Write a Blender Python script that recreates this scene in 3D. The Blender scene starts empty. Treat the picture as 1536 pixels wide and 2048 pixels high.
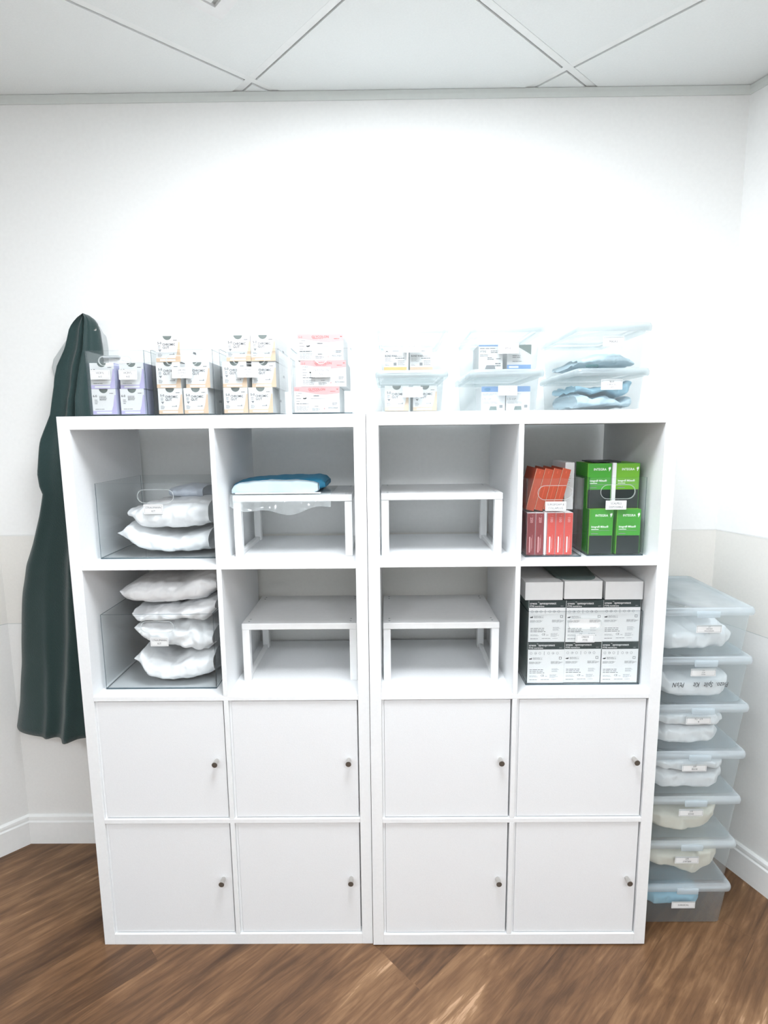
import bpy, math, random
from mathutils import Vector, Matrix, noise
from mathutils.geometry import tessellate_polygon

C = bpy.context.scene.collection
scene = bpy.context.scene

# ---------------------------------------------------------------- camera
cam_data = bpy.data.cameras.new('camera')
cam = bpy.data.objects.new('camera', cam_data); C.objects.link(cam)
cam_data.sensor_fit = 'VERTICAL'; cam_data.sensor_height = 36.0; cam_data.sensor_width = 27.0
cam_data.lens = 19.765
cam_data.clip_start = 0.02
fwd = Vector((-0.00646143, 0.98938969, -0.14514229))
rgt = Vector((0.99994102, 0.00512568, -0.00957507))
upv = Vector((0.00872952, 0.1451956, 0.98936446))
mw = Matrix.Identity(4)
for i in range(3):
    mw[i][0] = rgt[i]; mw[i][1] = upv[i]; mw[i][2] = -fwd[i]
mw.translation = Vector((0.05086, -1.36098, 1.40230))
cam.matrix_world = mw
scene.camera = cam

# ---------------------------------------------------------------- light and exposure
world = bpy.data.worlds.new('world'); scene.world = world; world.use_nodes = True
world.node_tree.nodes['Background'].inputs[0].default_value = (0.8, 0.9, 1.0, 1)
world.node_tree.nodes['Background'].inputs[1].default_value = 0.0
scene.view_settings.view_transform = 'Standard'
scene.view_settings.look = 'None'
scene.view_settings.gamma = 1.0
scene.view_settings.exposure = 0.84
LAMP_STRENGTH = 20.0
LAMP_COLOR = (0.955, 1.0, 1.05)
LAMP_TILES = [(0.08, -0.535), (1.01, -2.24), (-0.98, -2.18)]  # first is the lamp by the units; the rear two are added, unseen fill

# ---------------------------------------------------------------- materials
MATS = {}
def principled(name, col, rough=0.5, metal=0.0, spec=0.5, bump=0.0, bscale=60.0, sheen=0.0, emit=None):
    if name in MATS: return MATS[name]
    m = bpy.data.materials.new(name); m.use_nodes = True
    nt = m.node_tree; b = nt.nodes['Principled BSDF']
    b.inputs['Base Color'].default_value = (*col, 1)
    b.inputs['Roughness'].default_value = rough
    b.inputs['Metallic'].default_value = metal
    b.inputs['Specular IOR Level'].default_value = spec
    if sheen: b.inputs['Sheen Weight'].default_value = sheen
    # a faint procedural variation on every surface
    tc = nt.nodes.new('ShaderNodeTexCoord')
    nz = nt.nodes.new('ShaderNodeTexNoise'); nz.inputs['Scale'].default_value = bscale; nz.inputs['Detail'].default_value = 4
    nt.links.new(tc.outputs['Object'], nz.inputs['Vector'])
    mp = nt.nodes.new('ShaderNodeMapRange'); mp.inputs[3].default_value = 0.965; mp.inputs[4].default_value = 1.035
    nt.links.new(nz.outputs['Fac'], mp.inputs[0])
    mx = nt.nodes.new('ShaderNodeVectorMath'); mx.operation = 'SCALE'
    mx.inputs[0].default_value = col
    nt.links.new(mp.outputs[0], mx.inputs['Scale']); nt.links.new(mx.outputs[0], b.inputs['Base Color'])
    if bump:
        bp = nt.nodes.new('ShaderNodeBump'); bp.inputs['Strength'].default_value = bump; bp.inputs['Distance'].default_value = 0.004
        nt.links.new(nz.outputs['Fac'], bp.inputs['Height']); nt.links.new(bp.outputs[0], b.inputs['Normal'])
    if emit:
        b.inputs['Emission Color'].default_value = (*LAMP_COLOR, 1); b.inputs['Emission Strength'].default_value = emit
    MATS[name] = m; return m

def srgb(r, g, b):
    f = lambda c: (c/255/12.92) if c/255 <= 0.04045 else ((c/255+0.055)/1.055)**2.4
    return (f(r), f(g), f(b))

def clear(name, tint, haze=0.0, hazecol=(0.9, 0.95, 0.95), rough=0.06, ior=1.45, refl=1.0, k=0.7):
    """thin clear or frosted plastic: see-through, a little scattering, fresnel gloss"""
    m = bpy.data.materials.new(name); m.use_nodes = True
    nt = m.node_tree; nt.nodes.clear()
    out = nt.nodes.new('ShaderNodeOutputMaterial')
    tr = nt.nodes.new('ShaderNodeBsdfTransparent'); tr.inputs[0].default_value = (*tint, 1)
    gl = nt.nodes.new('ShaderNodeBsdfGlossy'); gl.inputs['Roughness'].default_value = rough; gl.inputs['Color'].default_value = (refl, refl, refl, 1)
    df = nt.nodes.new('ShaderNodeBsdfDiffuse'); df.inputs[0].default_value = (*hazecol, 1)
    tl = nt.nodes.new('ShaderNodeBsdfTranslucent'); tl.inputs[0].default_value = (*hazecol, 1)
    a = nt.nodes.new('ShaderNodeMixShader'); a.inputs[0].default_value = 0.5
    nt.links.new(df.outputs[0], a.inputs[1]); nt.links.new(tl.outputs[0], a.inputs[2])
    tc = nt.nodes.new('ShaderNodeTexCoord'); nz = nt.nodes.new('ShaderNodeTexNoise'); nz.inputs['Scale'].default_value = 14
    nt.links.new(tc.outputs['Object'], nz.inputs['Vector'])
    mp = nt.nodes.new('ShaderNodeMapRange'); mp.inputs[3].default_value = haze*0.8; mp.inputs[4].default_value = haze*1.2
    nt.links.new(nz.outputs['Fac'], mp.inputs[0])
    b = nt.nodes.new('ShaderNodeMixShader'); nt.links.new(mp.outputs[0], b.inputs[0])
    nt.links.new(tr.outputs[0], b.inputs[1]); nt.links.new(a.outputs[0], b.inputs[2])
    fr = nt.nodes.new('ShaderNodeLayerWeight'); fr.inputs['Blend'].default_value = 0.5
    pw = nt.nodes.new('ShaderNodeMath'); pw.operation = 'POWER'; pw.inputs[1].default_value = 4.0
    nt.links.new(fr.outputs['Facing'], pw.inputs[0])
    ma = nt.nodes.new('ShaderNodeMath'); ma.operation = 'MULTIPLY_ADD'; f0 = ((ior-1)/(ior+1))**2*k
    ma.inputs[1].default_value = 0.5; ma.inputs[2].default_value = f0
    nt.links.new(pw.outputs[0], ma.inputs[0])
    c = nt.nodes.new('ShaderNodeMixShader'); nt.links.new(ma.outputs[0], c.inputs[0])
    nt.links.new(b.outputs[0], c.inputs[1]); nt.links.new(gl.outputs[0], c.inputs[2])
    nt.links.new(c.outputs[0], out.inputs[0])
    MATS[name] = m; return m

WALL = principled('wall_paint', (0.89, 0.90, 0.89), 0.6, bump=0.03, bscale=90)
WAINSCOT = principled('wainscot_sheet', (0.80, 0.79, 0.75), 0.45, bump=0.04, bscale=140)
WAINLOW = principled('wainscot_sheet_lower', (0.83, 0.835, 0.82), 0.4, bump=0.04, bscale=140)
TRIM = principled('trim_paint', (0.86, 0.87, 0.86), 0.35)
CEIL = principled('ceiling_tile', (0.87, 0.90, 0.895), 0.9, bump=0.15, bscale=220)
TBAR = principled('ceiling_bar', (0.90, 0.92, 0.915), 0.5)
GAP = principled('ceiling_reveal', (0.58, 0.61, 0.60), 0.9)
CEDGE = principled('ceiling_edge_angle', (0.70, 0.735, 0.715), 0.6)
MELA = principled('white_melamine', (0.83, 0.845, 0.855), 0.4, bump=0.02, bscale=160)
DOORM = principled('white_door_panel', (0.80, 0.815, 0.83), 0.38, bump=0.05, bscale=300)
RISER = principled('white_powder_coat', (0.86, 0.87, 0.87), 0.35)
HOLE = principled('dark_hole', (0.05, 0.05, 0.05), 0.8)
STEEL = principled('brushed_steel', (0.62, 0.60, 0.57), 0.25, metal=1.0)
KNOBEND = principled('knob_end', (0.17, 0.155, 0.135), 0.35, metal=0.7)
CARD = principled('white_card', (0.79, 0.80, 0.80), 0.55)
CARD_DIM = principled('suture_card', (0.68, 0.69, 0.69), 0.6)  # white card, colour darkened to offset the strong lamp light on top cartons
CARDSH = principled('grey_card_line', (0.42, 0.44, 0.46), 0.6)
INK = principled('black_ink', (0.03, 0.032, 0.035), 0.6)
GREY = principled('grey_ink', (0.075, 0.08, 0.09), 0.6)
LGREY = principled('light_grey_print', (0.22, 0.23, 0.24), 0.6)
GOLD = principled('tan_ink', (0.50, 0.40, 0.28), 0.6)
PEACH = principled('peach_print', srgb(208, 182, 156), 0.55)
VIOLET = principled('lavender_print', srgb(180, 174, 210), 0.55)
VIOSIDE = principled('lavender_card', srgb(186, 188, 214), 0.55)
PINK = principled('pink_print', srgb(214, 160, 160), 0.55)
REDINK = principled('red_ink', srgb(178, 84, 82), 0.55)
BLUEP = principled('blue_print', srgb(112, 150, 196), 0.5)
BLUED = principled('deep_blue_print', srgb(74, 130, 170), 0.5)
YELL = principled('amber_print', srgb(222, 182, 108), 0.5)
FOIL = principled('foil_packets', (0.16, 0.19, 0.18), 0.35, metal=0.2)
ORANGE = principled('orange_carton', srgb(196, 84, 56), 0.5)
ORANGED = principled('burnt_orange_carton', srgb(176, 70, 40), 0.5)
SALMON = principled('red_carton', srgb(206, 78, 70), 0.45)
MAROON = principled('maroon_carton', srgb(134, 52, 56), 0.45)
GREEN = principled('green_carton', srgb(62, 156, 44), 0.4)
GREENL = principled('lime_carton', srgb(106, 172, 40), 0.4)
BLACKC = principled('black_carton', srgb(22, 34, 34), 0.4)
WHITEINK = principled('white_ink', (0.88, 0.88, 0.88), 0.5)
CHAR = principled('charcoal_band', srgb(50, 62, 62), 0.45)
SIDEG = principled('grey_green_card', srgb(108, 124, 120), 0.6)
POUCH = principled('white_pouch', (0.84, 0.85, 0.86), 0.32, bump=0.35, bscale=38)
POUCHC = principled('cream_pouch', (0.74, 0.70, 0.60), 0.5, bump=0.35, bscale=38)
POUCHG = principled('grey_pouch', (0.55, 0.60, 0.68), 0.35, bump=0.3, bscale=38)
BLUEWRAP = principled('blue_wrap', srgb(52, 140, 178), 0.55, bump=0.25, bscale=45)
PALEWRAP = principled('pale_blue_wrap', srgb(214, 234, 244), 0.5, bump=0.25, bscale=45)
BLUECLOTH = principled('blue_cloth', srgb(150, 192, 210), 0.8, bump=0.3, bscale=45)
PALEBLUE = principled('pale_blue_cloth', srgb(196, 218, 228), 0.7, bump=0.3, bscale=45)
TEALTRAY = principled('teal_tray', srgb(66, 108, 112), 0.4)
COAT = principled('dark_green_cloth', srgb(38, 60, 59), 0.95, bump=0.5, bscale=420, sheen=0.25)
WCOAT = principled('grey_white_cloth', (0.55, 0.58, 0.58), 0.9, bump=0.2, bscale=300)
LAMP = principled('lamp_diffuser', (0.9, 0.9, 0.9), 0.5, emit=LAMP_STRENGTH)
ACR = clear('clear_acrylic', (0.980, 0.988, 0.990), haze=0.015, ior=1.42, k=0.35)
ACRE = clear('acrylic_edge', (0.22, 0.29, 0.33), haze=0.10, hazecol=(0.5, 0.6, 0.62), ior=1.5)
ACRH = clear('acrylic_polished_rim', (0.9, 0.93, 0.94), haze=0.55, ior=1.5)
FROST = clear('frosted_plastic', (0.958, 0.972, 0.974), haze=0.20, hazecol=(0.68, 0.73, 0.74), rough=0.2, ior=1.35)
FROSTL = clear('frosted_lid', (0.90, 0.935, 0.94), haze=0.42, hazecol=(0.70, 0.75, 0.76), rough=0.15, ior=1.45)
STKB = clear('storage_plastic', (0.93, 0.958, 0.966), haze=0.18, hazecol=(0.82, 0.89, 0.92), rough=0.15, ior=1.4)
STKL = clear('storage_lid', (0.89, 0.935, 0.95), haze=0.50, hazecol=(0.86, 0.915, 0.95), rough=0.12, ior=1.5)
FILM = clear('plastic_film', (0.93, 0.945, 0.95), haze=0.30, rough=0.08, ior=1.5)

def floor_material():
    m = bpy.data.materials.new('wood_plank_vinyl'); m.use_nodes = True
    nt = m.node_tree; b = nt.nodes['Principled BSDF']; L = nt.links.new
    tc = nt.nodes.new('ShaderNodeTexCoord')
    rot = nt.nodes.new('ShaderNodeMapping'); rot.inputs['Rotation'].default_value = (0, 0, math.radians(-43.5))
    L(tc.outputs['Object'], rot.inputs[0])
    br = nt.nodes.new('ShaderNodeTexBrick'); br.offset = 0.37; br.inputs['Scale'].default_value = 1.0
    br.inputs['Brick Width'].default_value = 1.22; br.inputs['Row Height'].default_value = 0.18
    br.inputs['Mortar Size'].default_value = 0.0008; br.inputs['Mortar Smooth'].default_value = 0.3
    br.inputs['Color1'].default_value = (0, 0, 0, 1); br.inputs['Color2'].default_value = (1, 1, 1, 1)
    br.inputs['Mortar'].default_value = (0.3, 0.3, 0.3, 1)
    L(rot.outputs[0], br.inputs['Vector'])
    def streak(sx, sy, detail, seed):
        mp = nt.nodes.new('ShaderNodeMapping'); mp.inputs['Scale'].default_value = (sx, sy, 1); mp.inputs['Location'].default_value = (seed, seed*1.7, 0)
        L(rot.outputs[0], mp.inputs[0])
        ad = nt.nodes.new('ShaderNodeVectorMath'); ad.operation = 'ADD'
        L(mp.outputs[0], ad.inputs[0]); L(br.outputs['Color'], ad.inputs[1])
        n = nt.nodes.new('ShaderNodeTexNoise'); n.inputs['Scale'].default_value = 1; n.inputs['Detail'].default_value = detail; n.inputs['Roughness'].default_value = 0.62; n.inputs['Distortion'].default_value = 0.6
        L(ad.outputs[0], n.inputs['Vector']); return n
    n1 = streak(1.6, 13, 6, 3.1); n2 = streak(7, 70, 5, 9.2); n3 = streak(3.0, 4.2, 3, 5.5)
    mx1 = nt.nodes.new('ShaderNodeMix'); mx1.data_type = 'FLOAT'; mx1.inputs[0].default_value = 0.44
    L(n1.outputs['Fac'], mx1.inputs[2]); L(n2.outputs['Fac'], mx1.inputs[3])
    mx2 = nt.nodes.new('ShaderNodeMix'); mx2.data_type = 'FLOAT'; mx2.inputs[0].default_value = 0.25
    L(mx1.outputs[0], mx2.inputs[2]); L(n3.outputs['Fac'], mx2.inputs[3])
    mx3 = nt.nodes.new('ShaderNodeMix'); mx3.data_type = 'FLOAT'; mx3.inputs[0].default_value = 0.09
    L(mx2.outputs[0], mx3.inputs[2]); L(br.outputs['Color'], mx3.inputs[3])
    cr = nt.nodes.new('ShaderNodeValToRGB'); L(mx3.outputs[0], cr.inputs[0])
    e = cr.color_ramp.elements
    e[0].position = 0.36; e[0].color = (*srgb(62, 40, 26), 1)
    e[1].position = 0.62; e[1].color = (*srgb(184, 148, 116), 1)
    x = e.new(0.44); x.color = (*srgb(86, 60, 39), 1)
    x = e.new(0.52); x.color = (*srgb(114, 82, 55), 1)
    x = e.new(0.59); x.color = (*srgb(140, 106, 75), 1)
    L(cr.outputs[0], b.inputs['Base Color'])
    b.inputs['Roughness'].default_value = 0.42
    bp = nt.nodes.new('ShaderNodeBump'); bp.inputs['Strength'].default_value = 0.12; bp.inputs['Distance'].default_value = 0.002
    L(n2.outputs['Fac'], bp.inputs['Height']); L(bp.outputs[0], b.inputs['Normal'])
    return m
FLOOR = floor_material()

# ---------------------------------------------------------------- mesh builder
class MB:
    def __init__(s): s.v = []; s.f = []; s.m = []; s.mats = []
    def mi(s, mat):
        if mat not in s.mats: s.mats.append(mat)
        return s.mats.index(mat)
    def add(s, verts, faces, mat):
        o = len(s.v); k = s.mi(mat)
        s.v += [tuple(v) for v in verts]
        for f in faces: s.f.append([i+o for i in f]); s.m.append(k)
    def box(s, x0, x1, y0, y1, z0, z1, mat, **side):
        """side: front,back,left,right,top,bottom -> other material"""
        V = [(x0,y0,z0),(x1,y0,z0),(x1,y1,z0),(x0,y1,z0),(x0,y0,z1),(x1,y0,z1),(x1,y1,z1),(x0,y1,z1)]
        F = dict(bottom=[0,3,2,1], top=[4,5,6,7], front=[0,1,5,4], right=[1,2,6,5], back=[2,3,7,6], left=[3,0,4,7])
        for n, f in F.items(): s.add([V[i] for i in f], [[0,1,2,3]], side.get(n, mat))
    def bevbox(s, x0, x1, y0, y1, z0, z1, r, mat):
        """box with rounded upright corners and a small top and bottom chamfer"""
        def ring(ins, z):
            out = []
            for cx, cy, a0 in ((x1-r, y1-r, 0), (x0+r, y1-r, 90), (x0+r, y0+r, 180), (x1-r, y0+r, 270)):
                for k in range(5):
                    a = math.radians(a0+k*22.5); out.append((cx+(r-ins)*math.cos(a), cy+(r-ins)*math.sin(a), z))
            return out
        c = r*0.45
        R = [ring(c, z0), ring(0, z0+c), ring(0, z1-c), ring(c, z1)]; n = 20
        V = [p for q in R for p in q]; F = [list(range(n))[::-1], [3*n+i for i in range(n)]]
        for k in range(3):
            for i in range(n): F.append([k*n+i, k*n+(i+1) % n, (k+1)*n+(i+1) % n, (k+1)*n+i])
        s.add(V, F, mat)
    def flat(s, pts, y, mat):
        """polygon in the x-z plane facing -y"""
        t = tessellate_polygon([[Vector((p[0], p[1], 0)) for p in pts]])
        s.add([(p[0], y, p[1]) for p in pts], [list(q) for q in t], mat)
    def rect(s, x0, x1, z0, z1, y, mat): s.add([(x0,y,z0),(x1,y,z0),(x1,y,z1),(x0,y,z1)], [[0,1,2,3]], mat)
    def cyl(s, p0, p1, r0, r1, mat, n=24, cap0=None, cap1=None):
        p0 = Vector(p0); p1 = Vector(p1); d = (p1-p0).normalized()
        a = d.orthogonal().normalized(); b = d.cross(a)
        V = [p0+(a*math.cos(t)+b*math.sin(t))*r0 for t in [2*math.pi*i/n for i in range(n)]]
        V += [p1+(a*math.cos(t)+b*math.sin(t))*r1 for t in [2*math.pi*i/n for i in range(n)]]
        s.add(V, [[i, (i+1) % n, n+(i+1) % n, n+i] for i in range(n)], mat)
        s.add(V[:n], [list(range(n))[::-1]], cap0 or mat); s.add(V[n:], [list(range(n))], cap1 or mat)
    def text(s, string, x, z, size, y, mat, align='C', rot=0.0, shear=0.0, squash=1.0, bold=0.0):
        V, F = text_shape(string, shear, bold)
        xs = [v[0] for v in V] or [0]; w = max(xs)-min(xs); x_0 = min(xs)
        dx = -x_0 - (w/2 if align == 'C' else (w if align == 'R' else 0))
        c, sn = math.cos(rot), math.sin(rot)
        P = []
        for a, b in V:
            a = (a+dx)*size*squash; b = (b-0.36)*size
            P.append((x+a*c-b*sn, y, z+a*sn+b*c))
        s.add(P, F, mat)
    def build(s, name, parent=None, origin=(0,0,0), smooth=False, bevel=0.0, local=False):
        me = bpy.data.meshes.new(name)
        o = Vector((0,0,0)) if local else Vector(origin)
        me.from_pydata([tuple(Vector(v)-o) for v in s.v], [], s.f)
        for m in s.mats: me.materials.append(m)
        for p, k in zip(me.polygons, s.m): p.material_index = k; p.use_smooth = smooth
        me.update()
        ob = bpy.data.objects.new(name, me); C.objects.link(ob)
        if parent is not None: ob.parent = parent
        else: ob.location = origin
        if bevel:
            w = ob.modifiers.new('weld', 'WELD'); w.merge_threshold = 0.00005
            b = ob.modifiers.new('bevel', 'BEVEL'); b.width = bevel; b.segments = 2; b.limit_method = 'ANGLE'
        return ob

TXT = {}
def text_shape(string, shear=0.0, bold=0.0):
    key = (string, shear, bold)
    if key in TXT: return TXT[key]
    cu = bpy.data.curves.new('t', 'FONT'); cu.body = string; cu.size = 1.0; cu.shear = shear; cu.resolution_u = 2; cu.offset = bold
    ob = bpy.data.objects.new('t', cu)
    me = bpy.data.meshes.new_from_object(ob)
    V = [(v.co.x, v.co.y) for v in me.vertices]; F = [list(p.vertices) for p in me.polygons]
    bpy.data.objects.remove(ob); bpy.data.curves.remove(cu); bpy.data.meshes.remove(me)
    TXT[key] = (V, F); return V, F

def tag(o, label=None, cat=None, group=None, kind=None):
    if label: o['label'] = label
    if cat: o['category'] = cat
    if group: o['group'] = group
    if kind: o['kind'] = kind
    return o
def thing(name, loc, label, cat, group=None):
    o = bpy.data.objects.new(name, None); o.empty_display_size = 0.05; C.objects.link(o); o.location = loc
    return tag(o, label, cat, group)
def copy_of(o, loc, label, rotz=0.0):
    r = o.copy(); C.objects.link(r); r.location = loc; r.rotation_euler = (0, 0, rotz); r['label'] = label
    for ch in o.children:
        c = ch.copy(); C.objects.link(c); c.parent = r
        for g in ch.children:
            d = g.copy(); C.objects.link(d); d.parent = c
    return r

# ---------------------------------------------------------------- room
LW = Vector((-math.sin(math.radians(45)), -math.cos(math.radians(45))))     # left wall direction
RW = Vector((0.365, -0.931))                                                 # right wall direction
A = Vector((-1.195, 0.400)); B = Vector((1.093, 0.400))
A2 = A + LW*1.75; A3 = Vector((A2.x, -3.3)); B2 = B + RW*3.974
ZC = 2.358
def strip(p, q, z0, z1, t0, t1, mat):
    """upright slab from p to q; t0..t1 is its distance into the room"""
    d = (q-p).normalized(); n = Vector((d.y, -d.x))
    b = MB()
    P = [p+n*t0, q+n*t0, q+n*t1, p+n*t1]
    V = [(v.x, v.y, z0) for v in P] + [(v.x, v.y, z1) for v in P]
    b.add(V, [[0,3,2,1],[4,5,6,7],[0,1,5,4],[1,2,6,5],[2,3,7,6],[3,0,4,7]], mat); return b
def merge(dst, src):
    for m in src.mats: dst.mi(m)
    o = len(dst.v); dst.v += src.v
    for f, k in zip(src.f, src.m): dst.f.append([i+o for i in f]); dst.m.append(dst.mi(src.mats[k]))
RAIL1, RAIL2 = 1.080, 0.786
def wall(name, p, q, panel=True):
    b = strip(p, q, 0.0 if not panel else RAIL1, 2.45, -0.08, 0.0, WALL)
    if panel:
        merge(b, strip(p, q, RAIL2+0.0012, RAIL1, -0.08, 0.0012, WAINSCOT))
        merge(b, strip(p, q, RAIL2-0.0012, RAIL2+0.0012, -0.08, 0.0, GAP))
        merge(b, strip(p, q, 0.0, RAIL2-0.0012, -0.08, 0.0012, WAINLOW))
        merge(b, strip(p, q, RAIL1-0.0025, RAIL1, 0.0, 0.0022, TRIM))
    tag(b.build(name), kind='structure')
wall('wall_back', A, B); wall('wall_left', A2, A); wall('wall_right', B, B2)
wall('wall_side', A3, A2, False); wall('wall_front', B2, A3, False)
def offset_line(pts, t):
    """offset an open polyline by t towards the room (right-hand side when walking from A2 to B2)"""
    out = []
    for i, p in enumerate(pts):
        ns = []
        if i > 0: d = (p-pts[i-1]).normalized(); ns.append(Vector((d.y, -d.x)))
        if i < len(pts)-1: d = (pts[i+1]-p).normalized(); ns.append(Vector((d.y, -d.x)))
        if len(ns) == 1: out.append(p+ns[0]*t)
        else:
            n = (ns[0]+ns[1]).normalized(); out.append(p+n*(t/n.dot(ns[0])))
    return out
def profile_run(name, p, q, prof, mat, kind='structure'):
    """extrude a (distance, height) profile between the mitred corners of the wall line"""
    line = [A2, A, B, B2]
    b = MB(); n = len(prof)
    cols = [offset_line(line, t) for t, z in prof]
    for k in (p, q):
        for j, (t, z) in enumerate(prof): b.v.append((cols[j][k].x, cols[j][k].y, z))
    k = b.mi(mat)
    for j in range(n): b.f.append([j, (j+1) % n, n+(j+1) % n, n+j]); b.m.append(k)
    b.f.append(list(range(n))[::-1]); b.m.append(k); b.f.append([n+j for j in range(n)]); b.m.append(k)
    return tag(b.build(name), kind=kind)
base = [(0.0, 0.0), (0.014, 0.0), (0.014, 0.080), (0.0085, 0.083), (0.0085, 0.089), (0.0115, 0.091), (0.0105, 0.099), (0.004, 0.104), (0.0, 0.104)]
profile_run('baseboard_left', 0, 1, base, TRIM); profile_run('baseboard_back', 1, 2, base, TRIM); profile_run('baseboard_right', 2, 3, base, TRIM)
ang = [(0.0, ZC-0.024), (0.004, ZC-0.024), (0.006, ZC-0.012), (0.006, ZC-0.0005), (0.0, ZC-0.0005)]
profile_run('trim_1', 0, 1, ang, CEDGE); profile_run('trim_2', 1, 2, ang, CEDGE); profile_run('trim_3', 2, 3, ang, CEDGE)

b = MB()
out = [A+Vector((-0.05, 0.06)), A2+Vector((-0.08, 0)), A3+Vector((-0.08, -0.08)), B2+Vector((0.08, -0.08)), B+Vector((0.06, 0.06))]
b.add([(p.x, p.y, 0) for p in out]+[(p.x, p.y, -0.06) for p in out], [[0,1,2,3,4][::1], [9,8,7,6,5]]+[[i,5+i,5+(i+1)%5,(i+1)%5] for i in range(5)], FLOOR)
tag(b.build('floor'), kind='structure')

# suspended ceiling: tiles in a grid turned 42.7 degrees, bars between them
G0 = Vector((-0.318, 0.345)); U = Vector((math.cos(math.radians(42.7)), math.sin(math.radians(42.7)))); Vv = Vector((U.y, -U.x)); TS = 0.612
def g(i, j): return G0 + U*(TS*i) + Vv*(TS*j)
VENT_TILE = Vector((-0.335, -0.086))
b = MB()
HB = 0.0098
def quad_up(b, c, hu, hv, z0, z1, mat):
    P = [c-U*hu-Vv*hv, c+U*hu-Vv*hv, c+U*hu+Vv*hv, c-U*hu+Vv*hv]
    V = [(p.x, p.y, z0) for p in P]+[(p.x, p.y, z1) for p in P]
    b.add(V, [[0,3,2,1],[4,5,6,7],[0,1,5,4],[1,2,6,5],[2,3,7,6],[3,0,4,7]], mat)
def inside(p, m=0.0):
    line = [A2, A, B, B2, A3]
    for i in range(5):
        a, c = line[i], line[(i+1) % 5]; d = (c-a).normalized(); n = Vector((d.y, -d.x))
        if (p-a).dot(n) < m: return False
    return True
lamp_cells = []
for i in range(-6, 9):
    for j in range(-7, 8):
        c = g(i, j)+U*TS/2+Vv*TS/2
        if not inside(c, -0.5): continue
        if any((c-Vector(l)).length < 0.25 for l in LAMP_TILES): lamp_cells.append(c); continue
        quad_up(b, c, TS/2-HB-0.003, TS/2-HB-0.003, ZC+0.0005, ZC+0.012, CEIL)
for i in range(-6, 10):
    a = g(i, 0); quad_up(b, a, HB, 5.5, ZC+0.0035, ZC+0.006, TBAR)
for j in range(-7, 9):
    a = g(0, j); quad_up(b, a, 5.5, HB-0.0003, ZC+0.0033, ZC+0.0058, TBAR)
P = out
b.add([(p.x, p.y, ZC+0.013) for p in P]+[(p.x, p.y, ZC+0.09) for p in P], [[4,3,2,1,0],[5,6,7,8,9]]+[[i,(i+1)%5,5+(i+1)%5,5+i] for i in range(5)], GAP)
tag(b.build('ceiling'), kind='structure')

for n, c in enumerate(lamp_cells):  # cells come as the added rear fill pair, then the lamp by the units
    t = thing('ceiling_light', (c.x, c.y, ZC), ['square recessed ceiling light panel nearest the white shelf units', 'square recessed ceiling light panel at the back of the room, right side', 'square recessed ceiling light panel at the back of the room, left side'][n % 3], 'ceiling light')
    h = TS/2-HB-0.003
    f = MB()
    for sgn in (-1, 1):
        quad_up(f, U*(sgn*(h-0.012)), 0.012, h, -0.004, 0.011, TBAR); quad_up(f, Vv*(sgn*(h-0.012)), h-0.024, 0.012, -0.004, 0.011, TBAR)
    f.build('frame', t, local=True)
    f = MB(); quad_up(f, Vector((0, 0)), h-0.025, h-0.025, 0.002, 0.006, LAMP); f.build('diffuser', t, local=True)

t = thing('ceiling_vent', (VENT_TILE.x, VENT_TILE.y, ZC), 'small square white air vent set in a ceiling tile, top left', 'vent')
f = MB(); hv = 0.131
for sgn in (-1, 1):
    quad_up(f, U*(sgn*(hv-0.014)), 0.014, hv, -0.009, 0.0, RISER); quad_up(f, Vv*(sgn*(hv-0.014)), hv-0.028, 0.014, -0.009, 0.0, RISER)
f.build('frame', t, local=True)
f = MB(); quad_up(f, Vector((0, 0)), hv-0.028, hv-0.028, -0.0015, -0.0005, GAP)
f.build('backing', t, local=True)
f = MB()
for k in range(6): quad_up(f, U*(-0.082+0.033*k), 0.009, hv-0.030, -0.006, -0.003, TBAR)
f.build('louver', t, local=True)

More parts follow.
